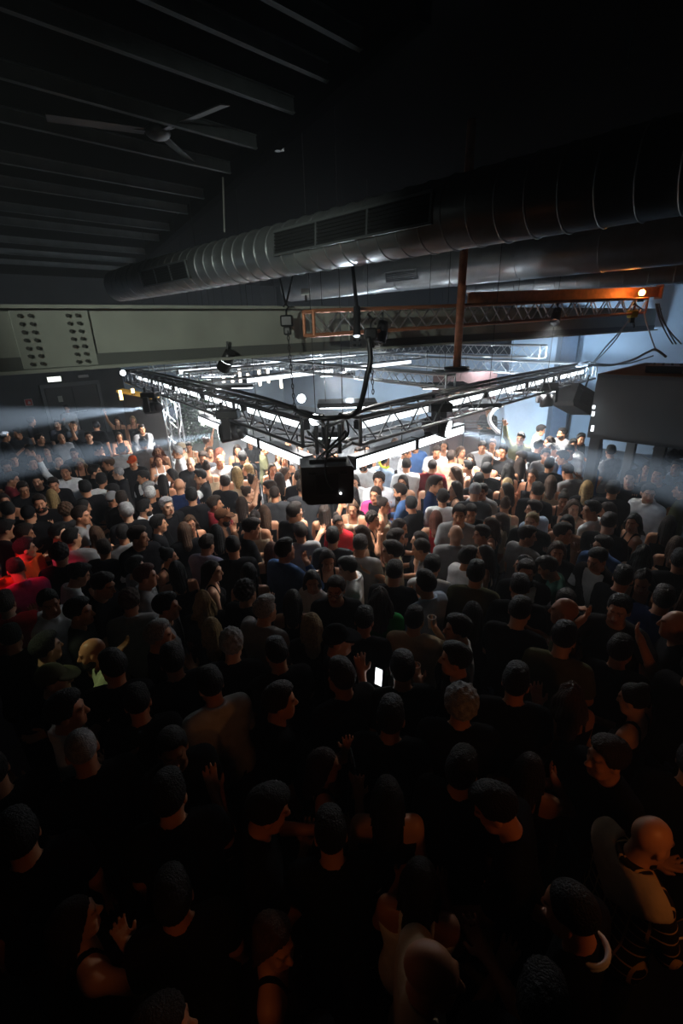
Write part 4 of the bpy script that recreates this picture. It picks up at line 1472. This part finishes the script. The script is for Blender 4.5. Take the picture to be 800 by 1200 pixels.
for kd in 'sclwkpoh':
    HAIR[kd] = hairmesh(kd)
F = Field((-.12, -.06, -.16), (.12, .13, .06), 0.0075)
F.ell((0, 0.024, -0.060), (0.066, 0.072, 0.068), 0.02)
F.cone((-0.03, 0.05, -0.088), (0.03, 0.05, -0.088), 0.040, 0.040, 0.03)
F.cone((-0.022, 0.086, -0.046), (0.022, 0.086, -0.046), 0.011, 0.011, 0.01)
F.cut(lambda x, y, z: np.maximum(z + 0.030 - np.clip(np.abs(x) - 0.04, 0, 1) * 1.6, -(y + 0.012)) + 0 * x)
F.cone((-0.018, 0.10, -0.068), (0.018, 0.10, -0.068), 0.012, 0.012, 0.004, True)
BEARD = F.mesh('beard', 0.01)[0]
gm = MB()
for s in (-1, 1):
    ring = [Vector((s * 0.034 + math.cos(a) * 0.024, 0.112, 0.004 + math.sin(a) * 0.017)) for a in np.linspace(0, 2 * math.pi, 13)]
    for i in range(12):
        gm.tube(ring[i], ring[i + 1], 0.0028, n=5)
    gm.tube((s * 0.058, 0.112, 0.006), (s * 0.08, -0.005, 0.008), 0.0026, n=5)
gm.tube((-0.01, 0.113, 0.008), (0.01, 0.113, 0.008), 0.0026, n=5)
go = gm.build('glasses_proto', BLACK)
GLASSES = go.data
bpy.data.objects.remove(go)
print('BODIES', round(time.time() - T0, 1), sum(len(m_.polygons) for m_ in bpy.data.meshes if m_.name.startswith(('person', 'top', 'hair'))))

# x y facing hair+colour top+colour pose extras   (pixel of the head's middle in the photograph)
CROWD = '''
78 479 F sk sg 0|35 494 R sd tk 0|67 497 F sk tk 0|86 499 F sd sx 1|138 493 F wd vk 3|155 492 F ly vk 0|70 514 F bd sg 0|48 514 F sd tk 0|139 511 F ld vk 0
32 529 F sk tk 0|92 531 F cd tk 0|143 527 B sk sw 0|20 536 F sk tk 0|75 538 F cd tk 0|34 543 R sd sk 0|87 545 F wy vk 0|73 555 F sd sw 3|121 541 B ln vk 0|113 553 R sk jk 0|130 543 L sn tk 0
154 541 F ho tk 0|137 555 L cg sk 0|119 564 B sk tw 0|47 563 F sk tk 0|63 565 F sd tk 2|20 575 F sd tk 0|141 575 L sk tk 0|6 512 R sk tk 0|8 545 F sd tk 0|27 557 B sk tk 0|104 512 F sd tk 3|112 500 B sk tk 0|20 508 F sk tx 0|55 528 F ld vk 0|105 527 R sk tk 0|8 562 R sk tm 0
166 503 F sd jg 0|168 521 B sd jg 0|185 528 F wr vh 0|191 538 F wr vw 0|205 531 L sg sw 1|213 525 L hy te 0|225 522 F sd ve 0|239 519 R on ve 3|247 529 F wn ve 0|238 537 F sd tx 0 g|227 542 F bd sx 0|259 531 R wr vk 0|256 541 F bd tw 0|246 547 B od ve 0|276 527 F ld vk 2|293 519 F lk jk 0|307 526 R sd tv 0|312 535 F ld vk 0|273 543 B sk tk 0|282 540 B sk tk 0|292 548 L ly vk 0|281 553 B ly ve 0|265 555 F sk vk 0|202 557 L lk vk 0|173 559 F sk jk 0|188 563 B lk vk 0|298 564 R od vk 0|251 563 B sd jk 0|240 558 L sk jk 8|165 575 R sg tk 0|179 579 B se tk 0|206 571 B bd tn 0|197 593 FR sg jk 0|219 607 F wn vk 0 g|166 596 R sk tw 0 b|188 612 R sk tk 0|278 578 B lk vk 0|262 567 B sd tk 0|294 581 R od vk 4|316 574 L sd te 2|277 593 B ld vk 0|247 594 R sd jm 5|267 607 R hd jh 5 b|294 605 B pd ve 0|315 598 B ln vk 0|230 562 B sd jk 0|222 585 B sk tk 0
327 535 F ln ve 0|338 522 F bd vp 0|352 523 F sd tg 0|366 531 L sk tk 0|391 534 F ld ve 0|420 531 F sd tk 0|430 526 F kd vk 0|429 542 F sd tw 7 b|445 541 B sk sl 0|462 519 F ln vw 0|456 531 B sd tk 0|464 546 B lk vk 0|468 565 F ld ve 1|441 565 F kd tw 0|416 563 F ld tw 0|436 577 F ld jp 0|426 579 L lk vk 0|423 594 F ln ve 0|440 593 R od ve 0|458 593 B lk dk 0|478 577 L sd sb 0 b|437 609 R kd vk 5|403 612 F od tr 0 g|361 602 R sk tk 0|385 599 B ld vk 3|345 574 B sd tx 0|332 553 R ln tw 0|341 556 B sd tx 0|330 540 F ld vk 0|324 582 B cd tx 0|335 600 B ln ve 0|346 607 BR sd tk 0 g|372 616 B sk tk 0|352 547 F ld vk 0|347 560 B sd tk 0|326 563 B ld vk 0|316 548 F ld vk 0|410 545 F sd tk 0|398 548 F ld ve 0|405 592 B ld vk 0|471 531 R sd tw 0|414 610 B lk vk 0
487 521 F sd tb 0|495 528 F ld tk 0|511 528 F sd tw 2|530 536 B sd te 0|524 549 B sd tk 0|500 547 B cd tm 0|483 547 B sd tw 0|551 540 F wd vw 0|541 552 L ln vk 0|550 551 L sk vk 0|568 541 B lk vw 0|576 551 B sk tk 0|560 523 F sd tg 0|577 521 F sn vk 0|610 514 F sk sv 3|629 504 R sk tw 0|630 524 B sk tk 0|621 536 L sd sw 0|600 553 B wk vk 0|626 556 F ld vk 0|638 536 F sd tg 0|585 569 B ly vk 0|602 573 L ld vk 0|566 562 B sk tk 0|560 575 F sd sg 1 g|533 573 L ld vk 0|499 567 R sd tn 8|485 572 F ld vk 0|511 568 B ln vk 0|531 585 B sd tw 0|541 595 F sd tg 7|505 606 B lr vr 0|495 597 L sk tk 0|559 598 F sd tk 2|588 595 F ld vk 0|594 606 B on ve 0|623 580 F ld vk 1|615 596 L sd tl 0|631 611 F cy tk 0|583 613 L ln vk 0|545 529 F ln vk 0|520 521 F ld vw 0|592 530 F sk tx 5|610 545 L ld vk 0|646 563 B ln ve 0|574 582 F sk tk 0|548 585 B sg tx 6
573 481 F sd tk 2|660 508 FL sk tg 0 b|678 514 R sk tk 0|674 521 F sk sw 0|667 528 F sk tw 0|660 535 L sd sb 0|644 518 F ld vw 0|693 543 L sd tb 0|699 523 L ld tk 0|718 530 L sk tg 0|653 555 B sk tk 0|670 558 BL sd sg 6|758 549 F wk vk 0|759 577 F sk sw 0|790 572 L sd sv 0|648 587 F od vk 0|680 594 F wn ve 0|667 615 F lk vk 0|690 604 L sk tw 0|698 615 B sd tk 0|714 601 L ld vk 0|732 609 L wk dk 0|783 615 B ld vk 0|745 560 F sk tk 0|775 560 F sd tx 0|792 548 F sk sl 0|634 548 B sk tk 0|686 571 B ly tk 0|720 575 B sk tk 0|640 575 B sd tk 0|684 540 B sk sx 0
45 590 F sd tk 0 b|61 582 B ly vk 0|80 597 B kn tx 0|102 595 R lk vk 2|121 588 R hg tk 0|150 587 R sd tk 0|140 606 B sg tk 0|91 613 R sd tg 0|34 605 B hx tk 0|61 627 R sk tk 1|44 624 R sd to 2|88 627 B sk tg 0|105 629 B ln vk 0|131 631 FR sd tk 0|149 627 B sk tg 0|93 642 B kd tk 0|119 646 B sd jk 0|17 648 R sk so 0|42 667 B sd sp 6|58 680 R sk sw 6|105 689 R sd tk 0|10 600 B sk tk 0|5 622 R sk tk 0|15 582 F ld vk 0|75 575 B sk tk 0|100 575 B sk tk 0|70 655 B sk tk 0|8 665 B sd so 0|170 645 B lk vk 0
169 662 R sk tg 0|167 626 R sk tk 0|180 637 B sk tk 0|195 657 R ok vk 0|223 624 B ln tk 0|235 647 BR sd su 0|211 671 B lk vk 0|239 692 B lk vk 0|262 661 R ld vk 1|287 669 B lk vk 0|299 697 BR kd tk 0|289 628 R sd tk 0|308 646 B lr vk 0|187 691 B sk tk 0|196 703 R sk js 0|165 702 B kn sg 0|150 660 B sk tk 0|140 670 B sd tk 0|268 640 B sk tk 0|250 625 B lk vk 0|205 635 B sk tk 0|220 700 B sk tk 0|270 700 B ld vk 0
324 647 BR sd sb 5|371 634 B sd jk 0|415 636 B lk vk 0|400 657 F ld vk 2|378 671 F lk sw 0|395 690 F sd tk 0 x|419 647 B sd tg 0|425 659 L sk sw 2|447 643 R sd sc 0|470 648 L sd te 0|471 663 B sk jk 0|427 626 B lk vk 0|440 626 L ln vk 2|467 624 R ld vk 2|439 697 B wd jq 0|348 650 B sk tk 0|355 625 B sd tg 0|388 630 B sk tx 0|330 690 B sk tk 0|350 700 B lk vk 0|455 680 B sk tk 0|380 640 B sk tx 0
488 634 L ld vk 0|519 626 B lk vk 0|501 645 L cd tg 2|536 630 B bd sg 0|533 655 BR sd tw 0|504 667 B sk sw 0|518 690 BL sk sl 1|574 628 L sd ve 0|580 646 L ld vk 0|584 617 L ln te 0|589 655 L lk sk 0|572 667 B sd tk 0|560 690 B sk sv 0|543 689 B sd tk 0|615 627 B sd tg 0|605 689 B sk tk 0|611 667 F sd tk 0|627 675 F sd jk 0 b|632 614 F sd tk 0|637 627 R sd tk 5|552 640 R sk tk 0|600 640 R sk tk 0|650 640 F ln tk 0|648 700 F sd tk 2|575 700 B sk tk 0|595 672 B lk vk 0
717 635 F sd sb 0 g|705 655 FL sk jk 0|677 665 L sd tt 6|685 642 B sk tk 0|665 647 B kk tk 0|765 672 F wd vk 6|783 662 B sk tk 0|792 640 B ln vk 0|740 650 B wk dk 0|660 625 F ld vk 0|770 630 B ld vk 0|750 700 B sd tn 0|725 680 B sk tk 0|795 690 R ln vk 0
62 709 R sk sw 0|90 717 R sk tx 1|104 693 FR sd tk 0|150 690 R sr sg 0|155 714 B sk sx 0|116 764 L bd tz 8 b|62 788 R hv tk 1|20 712 B sd tr 0|25 745 B sk tk 0|85 750 R sk tk 0|185 750 R sg tk 0|221 721 B wy tk 0|249 741 B ly tk 0|252 772 B kg tk 0|303 726 BR sg tg 8|246 808 B sk sw 0|200 775 B sk tk 0|150 790 B sk tk 0|285 760 B sk tk 0|175 820 B sk tk 0|300 800 B sk tk 0
360 740 B ly tk 0|392 746 R hx tk 5|433 729 B sk tk 0|430 778 BL sx tk 0|457 802 B sk tk 1|487 786 B sk tk 0|483 724 B sk te 5|519 732 L sk tw 1|541 762 L sk tk 0|612 737 B sk tk 0|597 720 B sk tk 0|555 722 B lk tk 0|570 760 B sk tk 0|330 770 B sk tk 0|345 800 B lk vk 0|400 790 B sk tk 0
678 728 L bd tv 1|731 713 F sk tx 11|779 726 L bd tk 0|668 802 L wn vk 0|735 813 L ok vk 0|640 770 B sk tk 0|700 770 B sk tk 0|755 770 B sk tk 0|655 740 B sk tv 0|600 800 B sk tk 0|790 790 B sk tk 0
331 823 R sd tk 0|383 890 R ld vk 11|95 878 B cg tk 0|80 838 R sk sw 1|560 857 B kg tk 0|708 888 FL sd tk 0|617 978 L sk tk 6|745 985 BR bd sa 0|694 1085 L ck tk 0 c|492 1140 R bd te 0|490 1050 B lk vw 0|335 1072 R ln vk 0|90 1065 R ld vk 5|140 945 R sk tk 0|190 893 F sk tk 0|460 935 B lk vk 0|520 905 B sk tk 0|255 905 B sk tk 0|640 900 B ld vk 5|20 900 B sk tk 0|400 985 B sk tk 0|300 980 R sk tk 0|560 1010 B sk tk 0|190 1140 R sk tk 0|400 1150 L ld tk 0|40 990 B sk tk 0|790 900 B sk tk 0|230 1040 B sk tk 0|590 1120 B sk tk 0|450 860 B sk tk 0|230 960 B sk tk 0
'''
FACE = {'B': 0, 'F': 180, 'L': 90, 'R': -90, 'BL': 45, 'BR': -45, 'FL': 135, 'FR': -135}
random.seed(11)
ROWS = []
for ln in CROWD.strip().splitlines():
    for it in ln.split('|'):
        t = it.split()
        ROWS.append(dict(x=float(t[0]), y=float(t[1]), f=t[2], h=t[3][0], hc=t[3][1], t=t[4][0], tc=t[4][1], p=int(t[5]), ex=t[6] if len(t) > 6 else ''))
# the hall holds more dark figures than can be told apart: of the plainest ones keep those that stand clear of others
def _plain(r):
    return r['p'] == 0 and r['tc'] in 'kx' and r['h'] in 'slk' and r['hc'] in 'kd' and not r['ex'] and r['f'] in ('B', 'F', 'R')


_q = [np.array(Z(r['x'], r['y'], 1.62)[:2]) for r in ROWS]
while len(ROWS) > 327:
    best = min((i for i, r in enumerate(ROWS) if _plain(r)), key=lambda i: min(np.hypot(*(_q[i] - _q[j])) for j in range(len(ROWS)) if j != i))
    ROWS.pop(best)
    _q.pop(best)
for r in ROWS:
    if r['hc'] not in HAIRC:
        r['hc2'] = r['hc']
    fem = r['h'] in 'lwpo' or r['t'] in 'vd'
    r['fem'] = fem
    r['s'] = (random.uniform(0.91, 0.98) if fem else random.uniform(0.97, 1.06))
    if r['y'] < 560:
        r['s'] = min(r['s'], 1.02)
    lo, hi = 1.0, 20.0
    q = Z(r['x'], r['y'], 1.625 * r['s'])
    r['pos'] = np.array((q.x, q.y))
    r['o'] = r['pos'].copy()
N0 = len(ROWS)
# people whose place only shows as dark gaps in the crowd
cand = []
for k in range(4000):
    px_, py_ = random.uniform(-10, 810), random.uniform(510, 860)
    q = Z(px_, py_, 1.6)
    cand.append((px_, py_, np.array((q.x, q.y))))
for px_, py_, q in cand:
    if len(ROWS) >= 328:
        break
    lim = 0.52 if py_ > 600 else 0.62
    if px_ < 160 and py_ < 530:
        continue
    if px_ > 690 and py_ < 600:
        continue
    if all(np.hypot(*(q - r['pos'])) > lim for r in ROWS):
        fem = random.random() < 0.45
        ROWS.append(dict(x=px_, y=py_, f=random.choice(['B', 'B', 'BL', 'BR', 'L', 'R']), h=random.choice('lw') if fem else 's', hc=random.choice('kkd'), t='v' if fem else random.choice('tts'), tc=random.choice('kkkx'), p=random.choice((0, 0, 0, 1, 9)), ex='', fem=fem, s=random.uniform(0.90, 0.95), pos=q, o=q.copy()))
print('PEOPLE', N0, len(ROWS))
# ease apart whoever stands too close, staying near the seen place
pos = np.array([r['pos'] for r in ROWS])
org = pos.copy()
pin = np.array([(r['y'] > 960 and r['tc'] not in 'k') or r['ex'] == 'c' for r in ROWS])
for it in range(120):
    dv = pos[:, None, :] - pos[None, :, :]
    ds = np.hypot(dv[..., 0], dv[..., 1]) + np.eye(len(pos)) * 9
    need = np.clip(0.47 - ds, 0, None)
    push = (dv / ds[..., None] * need[..., None] * 0.4).sum(1)
    pos = np.where(pin[:, None], org, pos + push * (1 + 0) + (org - pos) * 0.07)
for r, p in zip(ROWS, pos):
    r['pos'] = p
# a plain dark figure still squeezed into somebody else is left out
k = N0 - 1
while k >= 0:
    r = ROWS[k]
    if _plain(r) and not pin[k] and any(np.hypot(*(r['pos'] - q['pos'])) < 0.34 for q in ROWS if q is not r):
        ROWS.pop(k)
        pin = np.delete(pin, k)
        N0 -= 1
    k -= 1
print('KEPT', len(ROWS))

HAIRSAY = {'s': 'short %s hair', 'c': 'cropped %s hair', 'l': 'long %s hair', 'w': 'wavy %s hair', 'k': 'curly %s hair', 'p': '%s ponytail', 'o': '%s hair in a bun', 'h': '%s cap', 'b': 'bald head'}
TOPSAY = {'t': 't-shirt', 's': 'shirt', 'v': 'strappy top', 'd': 'dress', 'j': 'jacket'}
CAPC = {'o': ('orange', 'o'), 'x': ('black', 'k'), 'v': ('olive', 'v'), 'g': ('grey', 'g'), 'd': ('brown', 'h'), 'y': ('beige', 'e')}
PARTN = {'t': 't_shirt', 's': 'shirt', 'v': 'strappy_top', 'd': 'dress', 'j': 'jacket'}


def zone(r):
    x, y = r['x'], r['y']
    if y < 530 and x < 170:
        return 'in front of the dark double doors'
    if y < 600 and x < 160:
        return 'between the doors and the red lit dancers'
    if y < 560 and x < 330:
        return 'near the truss tower and ivy'
    if y < 620 and 310 < x < 480:
        return 'around the hanging loudspeaker'
    if y < 560 and x < 600:
        return 'under the lamps near the kiosk'
    if y < 560 and x < 690:
        return 'by the pale pier'
    if x > 690 and y < 640:
        return 'by the booth posts'
    if x < 130 and y < 740:
        return 'in the red light'
    if y < 680 and x < 330:
        return 'below the doors side truss arm'
    if y < 680:
        return 'below the wall side truss arm'
    if y < 800:
        return 'on the dim dance floor'
    return 'in the dark by the balcony'


def say(r):
    if r['h'] == 'b':
        hs = 'bald head'
    elif r['h'] == 'h':
        hs = CAPC.get(r['hc'], ('dark',))[0] + ' cap'
    else:
        hs = HAIRSAY[r['h']] % HAIRC.get(r['hc'], ('dark', 0))[0]
    v = 'person, %s, %s %s' % (hs, TOPC[r['tc']][0], TOPSAY[r['t']])
    if 'b' in r['ex']:
        v += ', beard'
    if 'g' in r['ex']:
        v += ', glasses'
    if 'x' in r['ex']:
        v += ', sunglasses'
    return v


from collections import Counter
random.seed(5)
for i, r in enumerate(ROWS):
    ip = r['p']
    if ip == 0 and random.random() < 0.5 and 'B' not in r['f'] and i < N0:
        ip = random.choice((0, 1, 2, 9, 10))
    elif ip == 0:
        ip = random.choice((0, 0, 1, 2, 10))
    r['ip'] = ip
base = [say(r) for r in ROWS]
cnt = Counter(base)
dist = [i for i, r in enumerate(ROWS) if cnt[base[i]] == 1 and r['tc'] not in 'kx']
TURN = {'B': 'facing the rig', 'F': 'facing the balcony', 'L': 'facing the doors', 'R': 'facing the booth', 'BL': 'turned towards the doors', 'BR': 'turned towards the booth', 'FL': 'turned towards the doors', 'FR': 'turned towards the booth'}
cands = []
for i, r in enumerate(ROWS):
    z = zone(r)
    tn = TURN[r['f']]
    if y_ := (r['f'] == 'B' and r['y'] < 560):
        tn = 'back to the balcony'
    pz = POSES[r['ip']]['say']
    js = sorted((k for k in dist if k != i), key=lambda k: np.hypot(*(ROWS[k]['pos'] - r['pos'])))[:2]
    bs = ['beside the %s' % (TOPC[ROWS[k]['tc']][0] + ' ' + TOPSAY[ROWS[k]['t']]) for k in js if np.hypot(*(ROWS[k]['pos'] - r['pos'])) < 1.2]
    cs_ = [[base[i], z], [base[i], pz, z], [base[i], tn, z], [base[i], tn, pz], [base[i], pz, tn]]
    for b_ in bs:
        cs_ += [[base[i], b_], [base[i], tn, b_], [base[i], pz, b_], [base[i], tn, pz, b_]]
    cs_ = [', '.join(c) for c in cs_]
    cs_ = [c for c in cs_ if len(c.split()) <= 16]
    cands.append(cs_ or [base[i]])
lev = [0] * len(ROWS)
for _ in range(16):
    labels = [c[min(l, len(c) - 1)] for c, l in zip(cands, lev)]
    cc = Counter(labels)
    if max(cc.values()) == 1:
        break
    for i in range(len(ROWS)):
        if cc[labels[i]] > 1 and lev[i] < len(cands[i]) - 1:
            lev[i] += 1
print('UNIQUE', sum(1 for v in Counter(labels).values() if v == 1), 'of', len(labels))

SKINC = [0, 0, 1, 1, 2, 4, 3]
PEOPLE = []
random.seed(5)
for i, r in enumerate(ROWS):
    ip = r['ip']
    az = math.atan2(r['pos'][0], r['pos'][1])
    rz = math.radians(FACE[r['f']] + random.uniform(-14, 14)) - az
    if ip == 9:
        rz += 0.5
    if ip == 10:
        rz -= 0.5
    sx = -1 if (random.random() < 0.4 and ip not in (3, 5, 8, 1)) else 1
    wv = r['s'] * (0.92 if r['fem'] else 1.0)
    body = bpy.data.objects.new('person', BODY[ip])
    C.objects.link(body)
    if not BODY[ip].materials:
        BODY[ip].materials.append(SKINS[0])
    body.material_slots[0].link = 'OBJECT'
    body.material_slots[0].material = SKINS[random.choice(SKINC)]
    MW = Matrix.Translation((r['pos'][0], r['pos'][1], 0)) @ Matrix.Rotation(rz, 4, 'Z') @ Matrix.Diagonal((wv * sx, wv, r['s'], 1))
    body.matrix_basis = MW
    r['mw'] = MW
    tag(body, labels[i], 'person', 'people in the dancing crowd')

    def child(name, me, m_, mb=None):
        o_ = bpy.data.objects.new(name, me)
        C.objects.link(o_)
        if not me.materials:
            me.materials.append(m_)
        o_.material_slots[0].link = 'OBJECT'
        o_.material_slots[0].material = m_
        o_.parent = body
        if mb is not None:
            o_.matrix_basis = mb
        return o_
    if r['tc'] == 'a':
        ip_ = ip
    tp = child(PARTN[r['t']], TOPS[(ip, r['t'])], CLOTH[r['tc']])
    if r['t'] == 'j':
        inner = 't' if r['tc'] != 'j' else 's'
        child('undershirt', TOPS[(ip, 't')], CLOTH[random.choice('wwxk') if r['tc'] in 'kx' else 'k'])
    if r['t'] != 'd':
        child('trousers', TROUM, TROU[random.random() < 0.3])
    if r['h'] == 'h':
        child('cap', HAIR['h'], CLOTH[CAPC.get(r['hc'], ('', 'k'))[1]], HEADM[ip])
        child('hair', HAIR['c'], HAIRM['d'], HEADM[ip])
    elif r['h'] != 'b':
        hm = HEADM[ip].copy()
        if r['h'] in 'lw':           # long hair hangs plumb however the head is bowed
            e_ = hm.to_euler()
            hm = Matrix.Translation(hm.translation) @ Matrix.Rotation(e_.z, 4, 'Z') @ Matrix.Rotation(e_.x * 0.35, 4, 'X')
        hm = hm @ Matrix.Diagonal((random.uniform(0.97, 1.06), random.uniform(0.97, 1.05), random.uniform(0.97, 1.05), 1))
        child('hair', HAIR[r['h']], HAIRM.get(r['hc'], HAIRM['d']), hm)
    if r['tc'] == 'a':
        J = joints(POSES[ip])
        F = Field((-.3, -.3, 1.0), (.3, .2, 1.6), 0.011)
        trunk(F, J, 0.034)
        x, y, z = F.grid()
        F.a = np.maximum(F.a, np.maximum(np.maximum(1.20 + np.abs(x) * 0.9 - z, y - 0.05), 0.095 - np.sqrt(x * x + (y - 0.03) ** 2 + (z - 1.53) ** 2))).astype(np.float32)
        child('hood', F.mesh('hood', 0.02)[0], CLOTH['e'])
    if 'c' in r['ex']:
        ring = [Vector((math.cos(t_) * 0.070, -0.005 + math.sin(t_) * 0.068, 1.482 - math.sin(t_) * 0.02)) for t_ in np.linspace(0, 2 * math.pi, 25)]
        cm = MB().path(ring, 0.011, 8).path([q_ + Vector((0, 0, 0.016)) for q_ in ring], 0.010, 8).build('collar', CLOTH['w'], None, True)
        cm.parent = body
    if 'b' in r['ex']:
        child('beard', BEARD, HAIRM['d'], HEADM[ip])
    if 'g' in r['ex'] or 'x' in r['ex']:
        child('glasses', GLASSES, BLACK, HEADM[ip])
    r['obj'] = body
    PEOPLE.append(body)


# ------------------------------------------------------------------ things held in the hands, and balloons
def near(x, y):
    return min(ROWS[:N0], key=lambda r: (r['x'] - x) ** 2 + (r['y'] - y) ** 2)


def hand_of(r, k='r'):
    q, v = HANDS[r['ip']][k]
    return r['mw'] @ q


CUPM = mat('clear_plastic_cup', (0.75, 0.78, 0.8), 0.15, spec=0.6, trans=0.5)
DRINK = mat('amber_drink', (0.30, 0.12, 0.03), 0.2)
for (x, y, lb) in [(61, 627, 'pale plastic cup held by the person in black, red lit dancers behind'), (395, 690, 'clear tumbler with pale rim beside the person in sunglasses'),
                   (188, 612, 'small clear cup held near the grey haired man in a suit'), (541, 762, 'stemmed glass held by the person bowing in black'),
                   (559, 598, 'clear cup held by the person in black in front of the grey t-shirt'), (457, 802, 'small clear glass below the lit phone'),
                   (483, 724, 'clear cup held by the person in a beige t-shirt'), (238, 537, 'clear cup held up under the lamps by the truss tower')]:
    r = near(x, y)
    h = hand_of(r) if r['ip'] in (1, 2, 5) else r['mw'] @ Vector((0.16, 0.30, 1.18))
    e = empty('drinking_cup', h, lb, 'cup', 'drinks in the crowd')
    mb = MB()
    mb.tube(h + UP * -0.05, h + UP * 0.06, 0.028, 0.038, 16, False)
    mb.tube(h + UP * -0.052, h + UP * -0.047, 0.028, n=16)
    mb.build('cup', CUPM, e, True)
    MB().tube(h + UP * -0.045, h + UP * 0.015, 0.026, 0.031, 14).build('drink', DRINK, e)
    ring = [h + Vector((math.cos(a) * 0.038, math.sin(a) * 0.038, 0.06)) for a in np.linspace(0, 2 * math.pi, 15)]
    MB().path(ring, 0.004, 6).build('rim', mat('cup_rim', (0.85, 0.85, 0.85), 0.3), e)
r = near(457, 802)
ph = P(444, 793, (Vector((r['mw'].translation.x, r['mw'].translation.y, 1.6)) - CAM).dot(_f) + 0.25)
pe = empty('smartphone', ph, 'smartphone with a brightly lit screen held up in the dark crowd', 'phone')
Rp = frame((1, -0.9, 0.15), (0.25, 0.1, 1))
MB().box(ph, (0.07, 0.009, 0.145), Rp, 0.003).build('case', BLACK, pe)
MB().box(ph + Rp @ Vector((0, -0.006, 0)), (0.062, 0.003, 0.13), Rp).build('screen', mat('phone_screen', (1, 1, 1), emit=(0.95, 0.97, 1), estr=3), pe)
r = near(383, 890)
hh = (hand_of(r, 'r') + hand_of(r, 'l')) / 2
pe = empty('smartphone', hh, 'dark smartphone held up in both hands by the long haired person by the balcony', 'phone')
MB().box(hh, (0.145, 0.01, 0.07), r['mw'].to_3x3().normalized(), 0.003).build('case', BLACK, pe)
MB().box(hh + r['mw'].to_3x3() @ Vector((0, -0.007, 0)), (0.13, 0.003, 0.06), r['mw'].to_3x3().normalized()).build('screen', BLKGLASS, pe)

WBAL = mat('balloon_white', (0.82, 0.84, 0.86), 0.35)
YBAL = mat('balloon_yellow', (0.75, 0.80, 0.05), 0.4)


def balloon(name, pix_pts, d, rad, label, m_):
    pts = [P(x, y, d) for x, y in pix_pts]
    out = []
    for i in range(len(pts) - 1):
        p0, p1, p2, p3 = pts[max(i - 1, 0)], pts[i], pts[i + 1], pts[min(i + 2, len(pts) - 1)]
        for k in range(5):
            t = k / 5
            out.append(0.5 * ((2 * p1) + (p2 - p0) * t + (2 * p0 - 5 * p1 + 4 * p2 - p3) * t * t + (3 * p1 - p0 - 3 * p2 + p3) * t ** 3))
    out.append(pts[-1])
    n = len(out)
    rr = [rad * (0.35 if i in (0, n - 1) else 1.0) for i in range(n)]
    e = empty(name, out[-1], label, 'balloon', 'long modelling balloons')
    MB().path(out, rr, 10).build('tube', m_, e, True)
    MB().sphere(out[-1], rad * 0.5, 8).build('knot', m_, e)


rm = near(610, 514)
dm = (Vector((rm['mw'].translation.x, rm['mw'].translation.y, 1.9)) - CAM).dot(_f)
balloon('long_balloon', [(590, 474), (580, 479), (573, 489), (576, 499), (585, 508)], dm, 0.042, 'long curved white balloon held high by the person in an olive shirt', WBAL)
balloon('long_balloon', [(612, 562), (614, 567), (619, 566), (620, 574)], 8.2, 0.022, 'small hooked white balloon above the dancers in black', WBAL)
balloon('long_balloon', [(640, 523), (646, 520), (652, 523), (655, 527)], 9.9, 0.035, 'white balloon bent round a head near the pale pier', WBAL)
hq = hand_of(near(592, 530))
hx_, hy_ = pix(hq)
balloon('long_balloon', [(hx_ + 6, hy_ - 9), (hx_ + 9, hy_ - 3), (hx_ + 6, hy_ + 2), (hx_, hy_)], (hq - CAM).dot(_f), 0.02, 'thin white balloon loop waved under the wall side truss arm', WBAL)
ry = near(445, 541)
hyel = ry['mw'] @ Vector((0, 0.0, 1.66))
dy = (hyel - CAM).dot(_f) - 0.14
cx, cy = pix(hyel)
balloon('long_balloon', [(cx - 8, cy - 6), (cx - 2, cy - 3), (cx + 4, cy - 8), (cx + 1, cy - 2), (cx - 3, cy + 3), (cx - 1, cy + 8), (cx + 5, cy + 10), (cx + 8, cy + 8)], dy, 0.022, 'yellow twisted balloon headband on the person in a light blue shirt', YBAL)

# the person behind the kiosk rails
bw = P(573, 481, 13.9)

print('SCRIPT', round(time.time() - T0, 1), 's')
